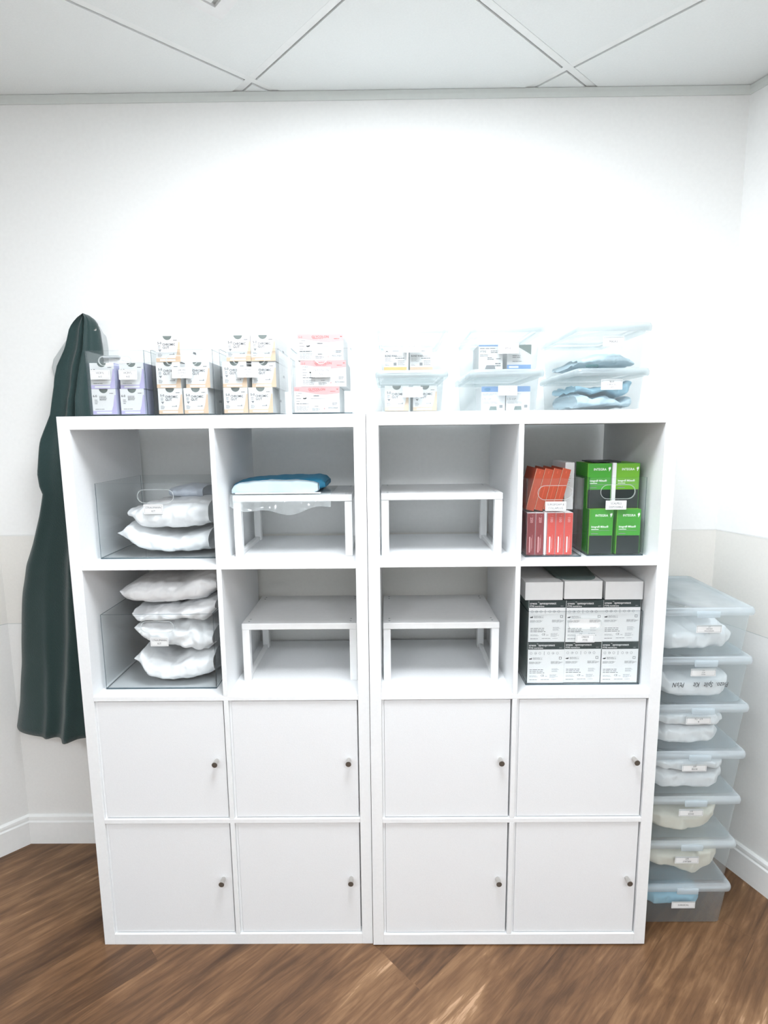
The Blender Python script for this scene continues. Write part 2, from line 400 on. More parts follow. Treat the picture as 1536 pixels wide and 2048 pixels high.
# ---------------------------------------------------------------- shelf units
CW = 0.335; SW = 0.0123; TT = 0.0295; TZ = 0.0317; DEP = 0.383
UW = 2*CW+SW+2*TT; UH = 4*CW+3*SW+2*TZ
SH = [TZ, TZ+CW+SW, TZ+2*(CW+SW), TZ+3*(CW+SW)]          # shelf top heights
TOP = UH
def shelf_unit(x0, y0, z0, label):
    t = thing('shelf_unit', (x0+UW/2, y0+DEP/2, 0), label, 'shelf unit', None)
    org = Vector((x0+UW/2, y0+DEP/2, 0))
    def part(name, x_0, x_1, z_0, z_1, mat=MELA, ya=0.0, yb=DEP, bev=0.0008, extra=None):
        m = MB(); m.box(x0+x_0, x0+x_1, y0+ya, y0+yb, z0+z_0, z0+z_1, mat)
        return m.build(name, t, org, bevel=bev)
    part('side_panel', 0, TT, TZ*0, UH); part('side_panel', UW-TT, UW, 0, UH)
    part('top_panel', TT, UW-TT, UH-TZ, UH); part('bottom_panel', TT, UW-TT, 0, TZ)
    for k in (1, 2, 3): part('shelf', TT, UW-TT, SH[k]-SW, SH[k])
    for k in range(4): part('divider', TT+CW, TT+CW+SW, SH[k], SH[k]+CW, yb=DEP-0.001)
    if z0 > 0:
        for px in (0.03, UW-0.06):
            for py in (0.03, DEP-0.06):
                m = MB(); m.box(x0+px, x0+px+0.03, y0+py, y0+py+0.03, 0, z0, HOLE); m.build('foot_pad', t, org)
    for r in (0, 1):
        for c in (0, 1):
            xa = TT + c*(CW+SW); za = z0+SH[r]
            m = MB()
            L0, L1 = x0+xa, x0+xa+CW
            m.box(L0+0.0003, L0+0.006, y0+0.007, y0+0.36, za+0.0003, za+CW-0.0003, MELA)
            m.box(L1-0.006, L1-0.0003, y0+0.024, y0+0.36, za+0.0003, za+CW-0.0003, MELA)
            m.box(L0+0.006, L1-0.006, y0+0.355, y0+0.36, za+0.0003, za+CW-0.0003, MELA)
            m.build('insert_frame', t, org)
            m = MB(); m.box(L0+0.0066, L1-0.0035, y0+0.0055, y0+0.0205, za+0.0025, za+CW-0.0035, DOORM)
            d = m.build('door', t, org, bevel=0.0008)
            kx, kz = L1-0.027, za+CW/2-0.001
            m = MB(); m.cyl((kx, y0+0.0055, kz), (kx, y0-0.0145, kz), 0.0052, 0.0070, STEEL, 28)
            m.cyl((kx, y0-0.0145, kz), (kx, y0-0.0165, kz), 0.0070, 0.0073, STEEL, 28, cap1=KNOBEND)
            kn = m.build('knob', d, org, smooth=False); tag(kn, 'brushed steel conical door knob')
            for p in kn.data.polygons: p.use_smooth = len(p.vertices) == 4
    return t
LX = -UW; LZ = 0.0
RX, RY, RZ = 0.0013, -0.0074, 0.0036
shelf_unit(LX, 0.0, 0.0, 'left white shelf unit, beside the hanging dark green coat')
shelf_unit(RX, RY, RZ, 'right white shelf unit, beside the tall stack of clear storage boxes')

# ---------------------------------------------------------------- shared small parts
def label_card(x0, x1, z0, z1, y, lines, parent, org, upside=False, name='label', tall=None, face=CARD):
    m = MB(); m.box(x0, x1, y-0.0006, y, z0, z1, face)
    w = x1-x0; h = z1-z0; yy = y-0.0008; k = 0.10*h; t = 0.00045
    a, b2, c, d = x0+k, x1-k, z0+k, z1-k
    for r in ((a, b2, c, c+t), (a, b2, d-t, d), (a, a+t, c, d), (b2-t, b2, c, d)): m.rect(*r, yy, LGREY)
    n = len(lines); sz = min(h*0.62/n, 0.0075)
    for i, s in enumerate(lines):
        V, F = text_shape(s); tw = (max(v[0] for v in V)-min(v[0] for v in V))*sz*0.9
        sq = min(1.0, (w-4*k)/max(tw, 1e-6))*0.9
        off = ((n-1)/2-i)*sz*1.25
        zc = (z0+z1)/2 + (-off if upside else off)
        m.text(s, (x0+x1)/2, zc, sz, yy-0.0001, GREY, rot=math.pi if upside else 0, squash=sq)
    return m.build(name, parent, org)

def stadium(cx, cz, w, h, n=10):
    r = h/2; P = []
    for k in range(n+1): a = -math.pi/2+math.pi*k/n; P.append((cx+w/2-r+r*math.cos(a), cz+r*math.sin(a)))
    for k in range(n+1): a = math.pi/2+math.pi*k/n; P.append((cx-w/2+r+r*math.cos(a), cz+r*math.sin(a)))
    return P
def acrylic_bin(x0, x1, y0, y1, z0, z1, label, cards, group, slot=(0.075, 0.02, 0.028), th=0.003):
    """open clear bin: bottom, two sides, back, front with a hand slot; cards = [(x0,x1,z0,z1,[lines])]"""
    org = Vector(((x0+x1)/2, (y0+y1)/2, z0))
    t = thing('acrylic_bin', org, label, 'clear bin', group)
    m = MB()
    E = dict(top=ACRE, front=ACRE, back=ACRE)
    m.box(x0, x1, y0, y1, z0, z0+th, ACR, front=ACRE, left=ACRE, right=ACRE)
    m.box(x0, x0+th, y0+th, y1-th, z0+th, z1, ACR, top=ACRE)
    m.box(x1-th, x1, y0+th, y1-th, z0+th, z1, ACR, top=ACRE)
    m.box(x0, x1, y1-th, y1, z0+th, z1, ACR, top=ACRE, left=ACRE, right=ACRE)
    m.build('body', t, org)
    m = MB()
    outer = [(x0, z0+th), (x1, z0+th), (x1, z1), (x0, z1)]
    hole = stadium((x0+x1)/2, z1-slot[2], slot[0], slot[1])
    al = [Vector((p[0], p[1], 0)) for p in outer]; bl = [Vector((p[0], p[1], 0)) for p in hole]
    tri = tessellate_polygon([al, bl]); pts = outer+hole
    for y in (y0, y0+th): m.add([(p[0], y, p[1]) for p in pts], [list(q) for q in tri], ACR)
    for lp, mt in ((outer, ACRE), (hole, ACRH)):
        n = len(lp)
        m.add([(p[0], y0, p[1]) for p in lp]+[(p[0], y0+th, p[1]) for p in lp], [[i, (i+1) % n, n+(i+1) % n, n+i] for i in range(n)], mt)
    # polished bead round the slot
    n = len(hole); c = ((x0+x1)/2, z1-slot[2])
    big = stadium(c[0], c[1], slot[0]+0.003, slot[1]+0.003)
    m.add([(p[0], y0-0.0006, p[1]) for p in hole]+[(p[0], y0-0.0006, p[1]) for p in big], [[i, (i+1) % n, n+(i+1) % n, n+i] for i in range(n)], ACRH)
    m.build('front_panel', t, org)
    for (a, b_, c_, d_, ls) in cards: label_card(a, b_, c_, d_, y0-0.0007, ls, t, org)
    return t

# ---- carton kinds, drawn once each in local coordinates (origin: bottom centre of the front face)
def lines_block(m, x0, x1, z0, z1, n, y, mat, seed=0, fill=0.45):
    r = random.Random(seed); h = (z1-z0)/n
    for i in range(n):
        a = x0; z = z1-(i+0.5)*h
        e = x1-(x1-x0)*r.uniform(0, 0.35)
        while a < e:
            w = r.uniform(0.12, 0.4)*(x1-x0); q = min(a+w, e)
            m.rect(a, q, z-h*fill/2, z+h*fill/2, y, mat); a = q+0.04*(x1-x0)
def carton_base(m, w, h, d, card, notch=None, side=None, top=None):
    side = side or card; top = top or card
    if not notch: m.box(-w/2, w/2, 0, d, 0, h, card, left=side, right=side, top=top); return
    g_ = 0.0035; nr = notch
    m.box(-w/2, w/2, g_, d, 0, h, card, left=side, right=side, front=FOIL, top=top)
    n = 12
    arc = [(nr*math.cos(math.pi+math.pi*k/n), h+nr*0.95*math.sin(math.pi+math.pi*k/n)) for k in range(n+1)]
    pts = [(-w/2, 0), (w/2, 0), (w/2, h)] + arc[::-1] + [(-w/2, h)]
    m.flat(pts, 0.0, card)
    for a, b_ in ((pts[0], pts[1]), (pts[1], pts[2]), (pts[2], pts[3]), (pts[-2], pts[-1]), (pts[-1], pts[0])):
        m.add([(a[0], 0, a[1]), (b_[0], 0, b_[1]), (b_[0], g_, b_[1]), (a[0], g_, a[1])], [[0,1,2,3]], side)
def make_gut(kind):
    w, h, d = 0.058, 0.0605, 0.17
    tint = {'gut': PEACH, 'violet': VIOLET}[kind]
    m = MB(); carton_base(m, w, h, d, CARD_DIM, 0.0105, side=CARD_DIM if kind == 'gut' else VIOSIDE)
    y = -0.0002
    m.rect(-w/2, w/2, 0, 0.009, y, tint)
    m.rect(-w/2+0.009, w/2-0.012, 0.0022, 0.0066, y-0.0001, CARD_DIM)
    m.flat([(w/2-0.012, 0.009), (w/2, 0.009), (w/2, 0.046), (w/2-0.003, 0.046), (w/2-0.008, 0.020)], y, tint)
    if kind == 'gut':
        m.text('5-0', -w/2+0.010, 0.044, 0.0075, y, GREY, bold=0.02); m.text('CHROMIC', -w/2+0.017, 0.0405, 0.0078, y, GREY, 'L', squash=0.85, bold=0.02); m.text('GUT', -w/2+0.017, 0.0335, 0.0078, y, GREY, 'L', bold=0.02)
        m.text('R', w/2-0.016, 0.0185, 0.006, y, LGREY, shear=0.4); lines_block(m, w/2-0.026, w/2-0.012, 0.016, 0.019, 1, y, LGREY, 3)
        m.flat([(-w/2+0.006, 0.029), (-w/2+0.014, 0.029), (-w/2+0.010, 0.023)], y, LGREY)
        lines_block(m, -w/2+0.006, -w/2+0.014, 0.031, 0.039, 3, y, LGREY, 5); lines_block(m, -w/2+0.005, -w/2+0.015, 0.011, 0.020, 4, y, LGREY, 6)
    else:
        m.text('6-0', -w/2+0.0075, 0.044, 0.0075, y, GREY, bold=0.02); lines_block(m, -w/2+0.018, -w/2+0.036, 0.033, 0.044, 5, y, GREY, 7)
        lines_block(m, -w/2+0.006, -w/2+0.03, 0.011, 0.014, 1, y, LGREY, 8); lines_block(m, -w/2+0.006, -w/2+0.014, 0.024, 0.036, 3, y, LGREY, 9)
    lines_block(m, w/2-0.015, w/2-0.004, 0.0485, 0.0515, 1, y, GREY, 11)
    # print on the right side of the carton
    for k in range(5): m.add([(w/2+0.0002, 0.09+0.003*k, 0.030+0.001*k), (w/2+0.0002, 0.115, 0.030+0.001*k), (w/2+0.0002, 0.115, 0.032+0.001*k), (w/2+0.0002, 0.09, 0.032+0.001*k)], [[0,1,2,3]], LGREY)
    return m
def make_wide():
    w, h, d = 0.109, 0.0605, 0.16
    m = MB(); carton_base(m, w, h, d, CARD_DIM); y = -0.0002
    P = [(-w/2, h), (-w/2, h-0.010)]
    for k in range(13):
        u = k/12; P.append((-w/2+w*u, h-0.010-0.0085*math.sin(min(1, u*1.5)*math.pi/2)**2+0.003*max(0, u-0.7)/0.3))
    P.append((w/2, h)); m.flat(P, y, PINK); y -= 0.0001
    m.text('5-0', -w/2+0.0075, h-0.0065, 0.0066, y, REDINK); m.text('GLYCOLON', 0, h-0.006, 0.0075, y, REDINK, bold=0.02); lines_block(m, -0.018, 0.018, h-0.0115, h-0.0095, 1, y, REDINK, 2)
    lines_block(m, w/2-0.022, w/2-0.003, h-0.0125, h-0.0095, 1, y, REDINK, 2); m.rect(w/2-0.007, w/2-0.003, h-0.007, h-0.005, y, REDINK)
    m.text('OP', -w/2+0.006, h-0.0145, 0.003, y, GREY); lines_block(m, -w/2+0.010, -w/2+0.020, h-0.0155, h-0.0135, 1, y, GREY, 3)
    for k, z in enumerate((0.040, 0.033, 0.0265)): lines_block(m, -w/2+0.005, -w/2+0.017, z-0.001, z+0.001, 1, y, GREY, 20+k)
    m.flat([(-w/2+0.021, 0.033), (-w/2+0.0225, 0.0315), (-w/2+0.027, 0.0315), (-w/2+0.0305, 0.0335), (-w/2+0.0285, 0.0355), (-w/2+0.025, 0.034), (-w/2+0.022, 0.0348)], y, INK)
    lines_block(m, -w/2+0.005, -w/2+0.040, 0.0195, 0.0225, 1, y, GREY, 30); lines_block(m, -w/2+0.005, -w/2+0.036, 0.004, 0.0165, 5, y, LGREY, 31, 0.3)
    m.rect(-0.008, 0.006, 0.038, 0.0405, y, LGREY); m.text('HR 17', -0.001, 0.0395, 0.003, y-0.0001, INK)
    m.rect(-0.015, 0.020, 0.0322, 0.0328, y, LGREY); lines_block(m, -0.006, 0.006, 0.0135, 0.0155, 1, y, GREY, 34); lines_block(m, -0.012, 0.010, 0.0035, 0.0105, 3, y, LGREY, 35)
    lines_block(m, w/2-0.018, w/2-0.003, 0.0165, 0.0235, 2, y, LGREY, 36)
    m.text('R', w/2-0.036, 0.0085, 0.006, y, REDINK); m.text('RESORBA', w/2-0.004, 0.0105, 0.0055, y, GREY, 'R'); 
    return m
def make_wax(kind):
    w, h, d = 0.055, 0.055, 0.10
    m = MB(); carton_base(m, w, h, d, CARD_DIM); y = -0.0002
    m.rect(-w/2, w/2, 0, 0.0075, y, YELL if kind == 0 else PEACH)
    m.text('BONE WAX', -w/2+0.003, 0.034, 0.0066, y, GREY, 'L', squash=0.8, bold=0.03); lines_block(m, -0.003, w/2-0.002, 0.032, 0.0345, 1, y, LGREY, 2)
    m.flat([(-w/2+0.003, 0.042), (-w/2+0.0075, 0.046), (-w/2+0.012, 0.042), (-w/2+0.0075, 0.0435)], y, GREY)
    lines_block(m, -0.006, 0.010, 0.044, 0.0465, 1, y, GREY, 4)
    lines_block(m, -w/2+0.003, -0.006, 0.020, 0.030, 4, y, LGREY, 5, 0.3); lines_block(m, -w/2+0.003, -w/2+0.013, 0.011, 0.015, 2, y, GREY, 6, 0.3)
    lines_block(m, 0.0, w/2-0.003, 0.0265, 0.030, 1, y, GREY, 7, 0.5); lines_block(m, 0.006, w/2-0.004, 0.011, 0.024, 4, y, LGREY, 8, 0.35)
    m.rect(-0.004, 0.003, 0.011, 0.018, y, LGREY)
    return m
def make_blue(kind):
    w, h, d = 0.058, 0.0575, 0.09
    m = MB(); carton_base(m, w, h, d, CARD_DIM); y = -0.0002
    if kind == 0:
        m.rect(-w/2, w/2, h-0.0035, h, y, BLUEP); m.text('PTFE', -w/2+0.004, 0.042, 0.007, y, GREY, 'L')
        lines_block(m, -w/2+0.003, 0.016, 0.0475, 0.051, 1, y, GREY, 3, 0.4); lines_block(m, 0.0, w/2-0.005, 0.038, 0.045, 2, y, GREY, 4, 0.4); lines_block(m, -w/2+0.003, 0.0, 0.030, 0.036, 2, y, LGREY, 5)
        lines_block(m, -0.008, 0.008, 0.022, 0.029, 2, y, GREY, 6); m.rect(w/2-0.016, w/2-0.005, 0.024, 0.026, y, LGREY)
        m.flat([(-0.014, 0), (-0.010, 0.010), (0.010, 0.010), (0.012, 0)], y, LGREY); lines_block(m, w/2-0.018, w/2-0.004, 0.006, 0.016, 2, y, GREY, 8)
    elif kind == 1:
        m.rect(-w/2, w/2, 0, 0.0105, y, BLUEP); m.rect(-w/2+0.005, w/2-0.030, 0.003, 0.0075, y-0.0001, CARD_DIM)
        m.flat([(-w/2+0.018, h), (w/2, h), (w/2, 0.034)], y, SIDEG); lines_block(m, -0.016, 0.012, 0.026, 0.034, 2, y, LGREY, 2); lines_block(m, -0.016, 0.010, 0.016, 0.021, 1, y, LGREY, 3, 0.3)
    else:
        m.rect(-w/2, w/2, h-0.013, h, y, BLUEP)
        m.flat([(-w/2+0.006, h-0.0065), (-w/2+0.011, h-0.011), (-w/2+0.018, h-0.011), (-w/2+0.023, h-0.0065), (-w/2+0.018, h-0.003), (-w/2+0.011, h-0.003)], y-0.0001, BLUED)
        m.text('1.5', -w/2+0.003, 0.0275, 0.008, y, LGREY, 'L'); m.text('USP', -w/2+0.014, 0.0275, 0.006, y, LGREY, 'L', shear=0.3)
        lines_block(m, -w/2+0.003, 0.010, 0.036, 0.041, 2, y, LGREY, 4, 0.3); lines_block(m, -w/2+0.003, w/2-0.006, 0.016, 0.021, 2, y, LGREY, 5, 0.3)
        m.flat([(-0.010, 0.001), (-0.007, 0.010), (0.008, 0.010), (0.009, 0.001)], y, SIDEG); m.rect(w/2-0.014, w/2-0.006, 0.006, 0.013, y, LGREY)
    return m
def make_creos():
    w, h, d = 0.0965, 0.1125, 0.10
    m = MB(); carton_base(m, w, h, d, CARD, side=SIDEG, top=CHAR); y = -0.0002
    m.rect(-w/2+0.0005, w/2-0.0005, h-0.0195, h, y, CHAR); y2 = y-0.0001
    m.text('creos', -w/2+0.003, h-0.0075, 0.0082, y2, WHITEINK, 'L', bold=0.01); m.text('TM', -w/2+0.0232, h-0.0045, 0.0030, y2, WHITEINK, 'L')
    m.text('syntoprotect', -w/2+0.028, h-0.0075, 0.0082, y2, WHITEINK, 'L', bold=0.01)
    m.text('PTFE membrane', -w/2+0.003, h-0.0152, 0.0056, y2, WHITEINK, 'L', bold=0.01); lines_block(m, w/2-0.014, w/2-0.003, h-0.0165, h-0.014, 1, y2, LGREY, 2, 0.8)
    for k in range(7):
        cx = -w/2+0.009+0.0115*k; cz = h-0.030
        if k == 3: m.rect(cx-0.0008, cx+0.0002, cz-0.005, cz+0.005, y, LGREY); continue
        n = 12
        P = [(cx+0.0032*math.cos(2*math.pi*i/n), cz+0.0032*math.sin(2*math.pi*i/n)) for i in range(n)]
        Q = [(cx+0.0025*math.cos(2*math.pi*i/n), cz+0.0025*math.sin(2*math.pi*i/n)) for i in range(n)]
        m.add([(p[0], y, p[1]) for p in P+Q], [[i, (i+1) % n, n+(i+1) % n, n+i] for i in range(n)], LGREY)
        if k in (1, 5): m.rect(cx-0.001, cx+0.003, cz-0.0005, cz+0.0005, y, LGREY)
    z = h-0.047
    m.flat([(-w/2+0.004, z), (-w/2+0.0115, z), (-w/2+0.0115, z+0.0055), (-w/2+0.0095, z+0.003), (-w/2+0.0065, z+0.003), (-w/2+0.004, z+0.0018)], y, INK)
    lines_block(m, -w/2+0.014, -w/2+0.041, z-0.001, z+0.006, 4, y, LGREY, 4, 0.4); m.rect(w/2-0.014, w/2-0.007, z, z+0.007, y, LGREY); m.rect(w/2-0.0127, w/2-0.0083, z+0.0013, z+0.0057, y2, CARD)
    lines_block(m, -w/2+0.004, -0.002, z-0.0125, z-0.006, 3, y, LGREY, 5, 0.4); lines_block(m, w/2-0.035, w/2-0.003, z-0.0125, z-0.005, 4, y, LGREY, 6, 0.4)
    lines_block(m, -w/2+0.006, -0.002, 0.026, 0.039, 3, y, GREY, 7, 0.3)
    lines_block(m, 0.016, 0.035, 0.030, 0.041, 4, y, LGREY, 9, 0.3)
    m.text('C\u20ac'.replace('\u20ac', 'E'), -0.008, 0.0205, 0.0075, y, INK); m.text('0344', 0.002, 0.0185, 0.003, y, GREY); lines_block(m, 0.011, 0.034, 0.014, 0.024, 4, y, LGREY, 10, 0.3)
    lines_block(m, -w/2+0.006, -w/2+0.028, 0.016, 0.021, 2, y, LGREY, 12, 0.3); lines_block(m, -w/2+0.006, -w/2+0.028, 0.0075, 0.0105, 1, y, GREY, 13, 0.4); lines_block(m, -0.012, 0.011, 0.0085, 0.0105, 1, y, GREY, 14, 0.5); lines_block(m, 0.016, 0.036, 0.0085, 0.0105, 1, y, LGREY, 15, 0.4)
    # black edging along the left side
    m.box(-w/2-0.0006, -w/2+0.0004, -0.0003, 0.002, 0, h-0.02, CHAR)
    return m
def make_slim(kind):
    w, h, d = 0.0208, 0.108, 0.10
    body = {0: MAROON, 1: SALMON, 2: ORANGED}[kind]
    m = MB(); carton_base(m, w, h, d, CARD if kind < 2 else body, side=body, top=CARD if kind < 2 else body); y = -0.0002
    m.rect(-w/2+0.0004, w/2-0.0004, 0, h-0.0004, y, body)
    if kind == 2:
        m.rect(-w/2, -w/2+0.0008, 0, h, y-0.0001, PEACH)
        m.rect(-0.0015, 0.0015, h-0.012, h-0.005, y-0.0001, ORANGE); m.rect(-0.001, 0.0012, 0.03, 0.062, y-0.0001, ORANGE)
    else:
        m.rect(-w/2, -w/2+0.0007, 0, h, y-0.0001, PINK)
        m.text('250' if kind == 0 else '100', 0.001, h-0.018, 0.0095, y-0.0001, PINK, rot=-math.pi/2, bold=0.02)
        m.text('\u00b0', 0.003, h-0.0085, 0.008, y-0.0001, PINK)
        m.rect(-0.0045, -0.0015, 0.006, 0.047, y-0.0001, CARD if kind else PINK); m.rect(0.0008, 0.0016, 0.010, 0.044, y-0.0001, PINK); m.rect(0.003, 0.0036, 0.016, 0.052, y-0.0001, PINK)
    return m
def hand_mark(m, cx, cz, s, y):
    """raised-hand emblem"""
    P = [(-0.3, -0.9), (0.05, -1.1), (0.25, -0.5), (0.55, -0.1), (0.6, 0.5), (0.45, 1.0), (0.3, 0.5), (0.2, 1.05), (0.05, 0.5), (-0.1, 1.0), (-0.2, 0.4), (-0.35, 0.8), (-0.45, 0.1), (-0.35, -0.3), (0.0, -0.4)]
    m.flat([(cx+a*s, cz+b_*s) for a, b_ in P], y, WHITEINK)
def make_green(lime):
    w, h, d = 0.0605, 0.115, 0.09; gz = 0.048
    gm = GREENL if lime else GREEN
    m = MB(); carton_base(m, w, h, d, GREEN, side=GREEN, top=GREENL); y = -0.0002
    m.rect(-w/2+0.001, w/2-0.001, gz, h-0.001, y, gm); m.rect(-w/2+0.001, w/2-0.001, 0, gz, y, BLACKC)
    y -= 0.0001
    m.text('INTEGRA', 0.001, h-0.015, 0.0082, y, WHITEINK, 'C', bold=0.015, squash=0.95); hand_mark(m, 0.0245, h-0.014, 0.0055, y)
    m.text('Integra\u00ae Miltex\u00ae', -w/2+0.006, h-0.044, 0.0072, y, WHITEINK, 'L', bold=0.02, squash=0.85)
    m.rect(-w/2+0.006, -w/2+0.025, h-0.0515, h-0.0500, y, WHITEINK); m.rect(-w/2+0.006, w/2-0.008, h-0.0545, h-0.0535, y, LGREY)
    m.rect(-w/2+0.006, -w/2+0.024, h-0.0630, h-0.0610, y, LGREY)
    m.box(-w/2-0.0002, -w/2+0.0012, -0.0004, 0.001, 0, h, GREENL)
    return m

KIND = {}
def place(kind, builder, name, x, y, z, label, cat, group=None, ry=0.0, rz=0.0, part=None):
    """one mesh per kind; every carton is an object of its own"""
    if kind not in KIND:
        o = builder().build(name, None, (0,0,0)); KIND[kind] = o
    else:
        o = KIND[kind].copy(); C.objects.link(o); o.name = name
    o.location = (x, y, z); o.rotation_euler = (0, ry, rz)
    return tag(o, label, cat, group)

# ---------------------------------------------------------------- bins of suture cartons on the left unit
E = 0.0006
ZT = TOP
gb = 'clear bins on top of the left shelf unit'
acrylic_bin(-0.664, -0.525, 0.010, 0.255, ZT+E, 1.594, 'clear bin with four lavender and white cartons, nearest the coat', [(-0.655, -0.608, 1.527, 1.549, ['VICRYL', '6-0']), (-0.587, -0.544, 1.526, 1.549, ['VICRYL', '4-0'])], gb, slot=(0.076, 0.019, 0.024))
acrylic_bin(-0.508, -0.362, 0.010, 0.255, ZT+E, 1.594, 'clear bin with five tan and white cartons, one stacked above the rim', [(-0.460, -0.412, 1.528, 1.553, ['CHROMIC', 'GUT FS-2', '5-0'])], gb, slot=(0.074, 0.019, 0.024))
acrylic_bin(-0.345, -0.205, 0.010, 0.255, ZT+E, 1.594, 'clear bin with six tan and white cartons, two stacked above the rim', [(-0.304, -0.255, 1.528, 1.553, ['CHROMIC', 'GUT P-3', '4-0'])], gb, slot=(0.074, 0.019, 0.024))
acrylic_bin(-0.176, -0.032, 0.010, 0.255, ZT+E, 1.594, 'clear bin with three wide pink and white cartons', [(-0.128, -0.081, 1.527, 1.551, ['GLYCOLON', '5-0'])], gb, slot=(0.03, 0.03, 0.020))
z1, z2, z3 = ZT+0.0045, ZT+0.0655, ZT+0.1265
for x, y, z, l in ((-0.6305, 0.0165, z1, 'lavender carton, bottom left in the bin nearest the coat'), (-0.563, 0.019, z1, 'lavender carton, bottom right in the bin nearest the coat'),
                   (-0.6305, 0.017, z2, 'lavender carton, top left in the bin nearest the coat'), (-0.5615, 0.0215, z2, 'lavender carton, top right in the bin nearest the coat')):
    place('violet', lambda: make_gut('violet'), 'suture_carton', x, y, z, l, 'carton', 'lavender suture cartons')
for x, y, z, l in ((-0.4705, 0.0165, z1, 'tan and white carton, bottom left of the second bin from the coat'), (-0.4085, 0.0165, z1, 'tan and white carton, bottom right of the second bin from the coat'),
                   (-0.4715, 0.0165, z2, 'tan and white carton, left of the second row in the second bin from the coat'), (-0.402, 0.019, z2, 'tan and white carton, right of the second row in the second bin from the coat'),
                   (-0.4690, 0.0165, z3, 'single tan and white carton standing above the rim of the second bin from the coat'),
                   (-0.3125, 0.0165, z1, 'tan and white carton, bottom left of the third bin from the coat'), (-0.2525, 0.0165, z1, 'tan and white carton, bottom right of the third bin from the coat'),
                   (-0.3125, 0.0165, z2, 'tan and white carton, left of the second row in the third bin from the coat'), (-0.2430, 0.019, z2, 'tan and white carton, right of the second row in the third bin from the coat'),
                   (-0.3010, 0.0165, z3, 'tan and white carton, left of the top row above the third bin from the coat'), (-0.2420, 0.0165, z3, 'tan and white carton, right of the top row above the third bin from the coat')):
    place('gut', lambda: make_gut('gut'), 'suture_carton', x, y, z, l, 'carton', 'tan and white suture cartons')
for x, z, l in ((-0.117, z1, 'lowest wide pink-topped white carton'), (-0.100, z2, 'middle wide pink-topped white carton'), (-0.1055, z3, 'topmost wide pink-topped white carton')):
    place('wide', make_wide, 'suture_carton', x, 0.0165, z, l, 'carton', 'wide pink and white cartons')

# ---------------------------------------------------------------- lidded boxes
def tapered_shell(m, xb0, xb1, yb0, yb1, zb, xt0, xt1, yt0, yt1, zt, mat, r=0.014, rim=None, floor=True):
    def ring(x0, x1, y0, y1, z, rr):
        o = []
        for cx, cy, a0 in ((x1-rr, y1-rr, 0), (x0+rr, y1-rr, 90), (x0+rr, y0+rr, 180), (x1-rr, y0+rr, 270)):
            for k in range(6): a = math.radians(a0+k*18); o.append((cx+rr*math.cos(a), cy+rr*math.sin(a), z))
        return o
    n = 24
    R = [ring(xb0+0.004, xb1-0.004, yb0+0.004, yb1-0.004, zb, r), ring(xb0, xb1, yb0, yb1, zb+0.004, r), ring(xt0, xt1, yt0, yt1, zt, r)]
    V = [p for q in R for p in q]
    F = [list(range(n))[::-1]] if floor else []
    for k in range(2):
        for i in range(n): F.append([k*n+i, k*n+(i+1) % n, (k+1)*n+(i+1) % n, (k+1)*n+i])
    m.add(V, F, mat)
    if rim:
        R = [ring(xt0, xt1, yt0, yt1, zt, r), ring(xt0-0.004, xt1+0.004, yt0-0.004, yt1+0.004, zt, r+0.003), ring(xt0-0.004, xt1+0.004, yt0-0.004, yt1+0.004, zt-0.004, r+0.003)]
        V = [p for q in R for p in q]
        m.add(V, [[k*n+i, k*n+(i+1) % n, (k+1)*n+(i+1) % n, (k+1)*n+i] for k in range(2) for i in range(n)], rim)
def lid_shape(m, x0, x1, y0, y1, z0, z1, mat, r=0.016):
    """snap lid: rounded skirt, raised lip, sunken top"""
    def ring(ins, z):
        o = []; rr = max(r-ins, 0.003)
        for cx, cy, a0 in ((x1-ins-rr, y1-ins-rr, 0), (x0+ins+rr, y1-ins-rr, 90), (x0+ins+rr, y0+ins+rr, 180), (x1-ins-rr, y0+ins+rr, 270)):
            for k in range(6): a = math.radians(a0+k*18); o.append((cx+rr*math.cos(a), cy+rr*math.sin(a), z))
        return o
    h = z1-z0; n = 24
    R = [ring(0.002, z0), ring(0.0, z0+h*0.25), ring(0.0, z0+h*0.6), ring(0.003, z1-h*0.08), ring(0.006, z1), ring(0.010, z1), ring(0.013, z1-h*0.28)]
    V = [p for q in R for p in q]
    F = [[k*n+i, k*n+(i+1) % n, (k+1)*n+(i+1) % n, (k+1)*n+i] for k in range(len(R)-1) for i in range(n)]
    F.append([(len(R)-1)*n+i for i in range(n)])
    m.add(V, F, mat)
def lidded_box(x0, x1, y0, y1, z0, h, taper, lidh, name, label, card, group, body_mat, lid_mat, upside=False, over=0.010, latch=False):
    org = Vector(((x0+x1)/2, (y0+y1)/2, z0))
    t = thing(name, org, label, 'storage box', group)
    zt = z0+h-lidh*0.45
    m = MB(); tapered_shell(m, x0+taper, x1-taper, y0+taper, y1-taper*0.5, z0+0.0003, x0, x1, y0, y1, zt, body_mat, rim=lid_mat)
    b_ = m.build('body', t, org, smooth=True)
    m = MB(); lid_shape(m, x0-over, x1+over, y0-over, y1+over*0.3, z0+h-lidh, z0+h, lid_mat); 
    if latch: m.bevbox((x0+x1)/2-0.03, (x0+x1)/2+0.03, y0-over-0.004, y0-over+0.002, z0+h-lidh-0.004, z0+h-lidh*0.35, 0.0028, lid_mat)
    m.build('lid', t, org, smooth=True)
    if card:
        a, b2, c, d, ls = card
        f = (c-z0)/h; yy = y0+taper*(1-f)
        label_card(a, b2, c, d, yy-0.0008, ls, t, org, upside)
    return t
gl = 'clear lidded boxes on top of the right shelf unit'
ZR = TOP+RZ+0.0005
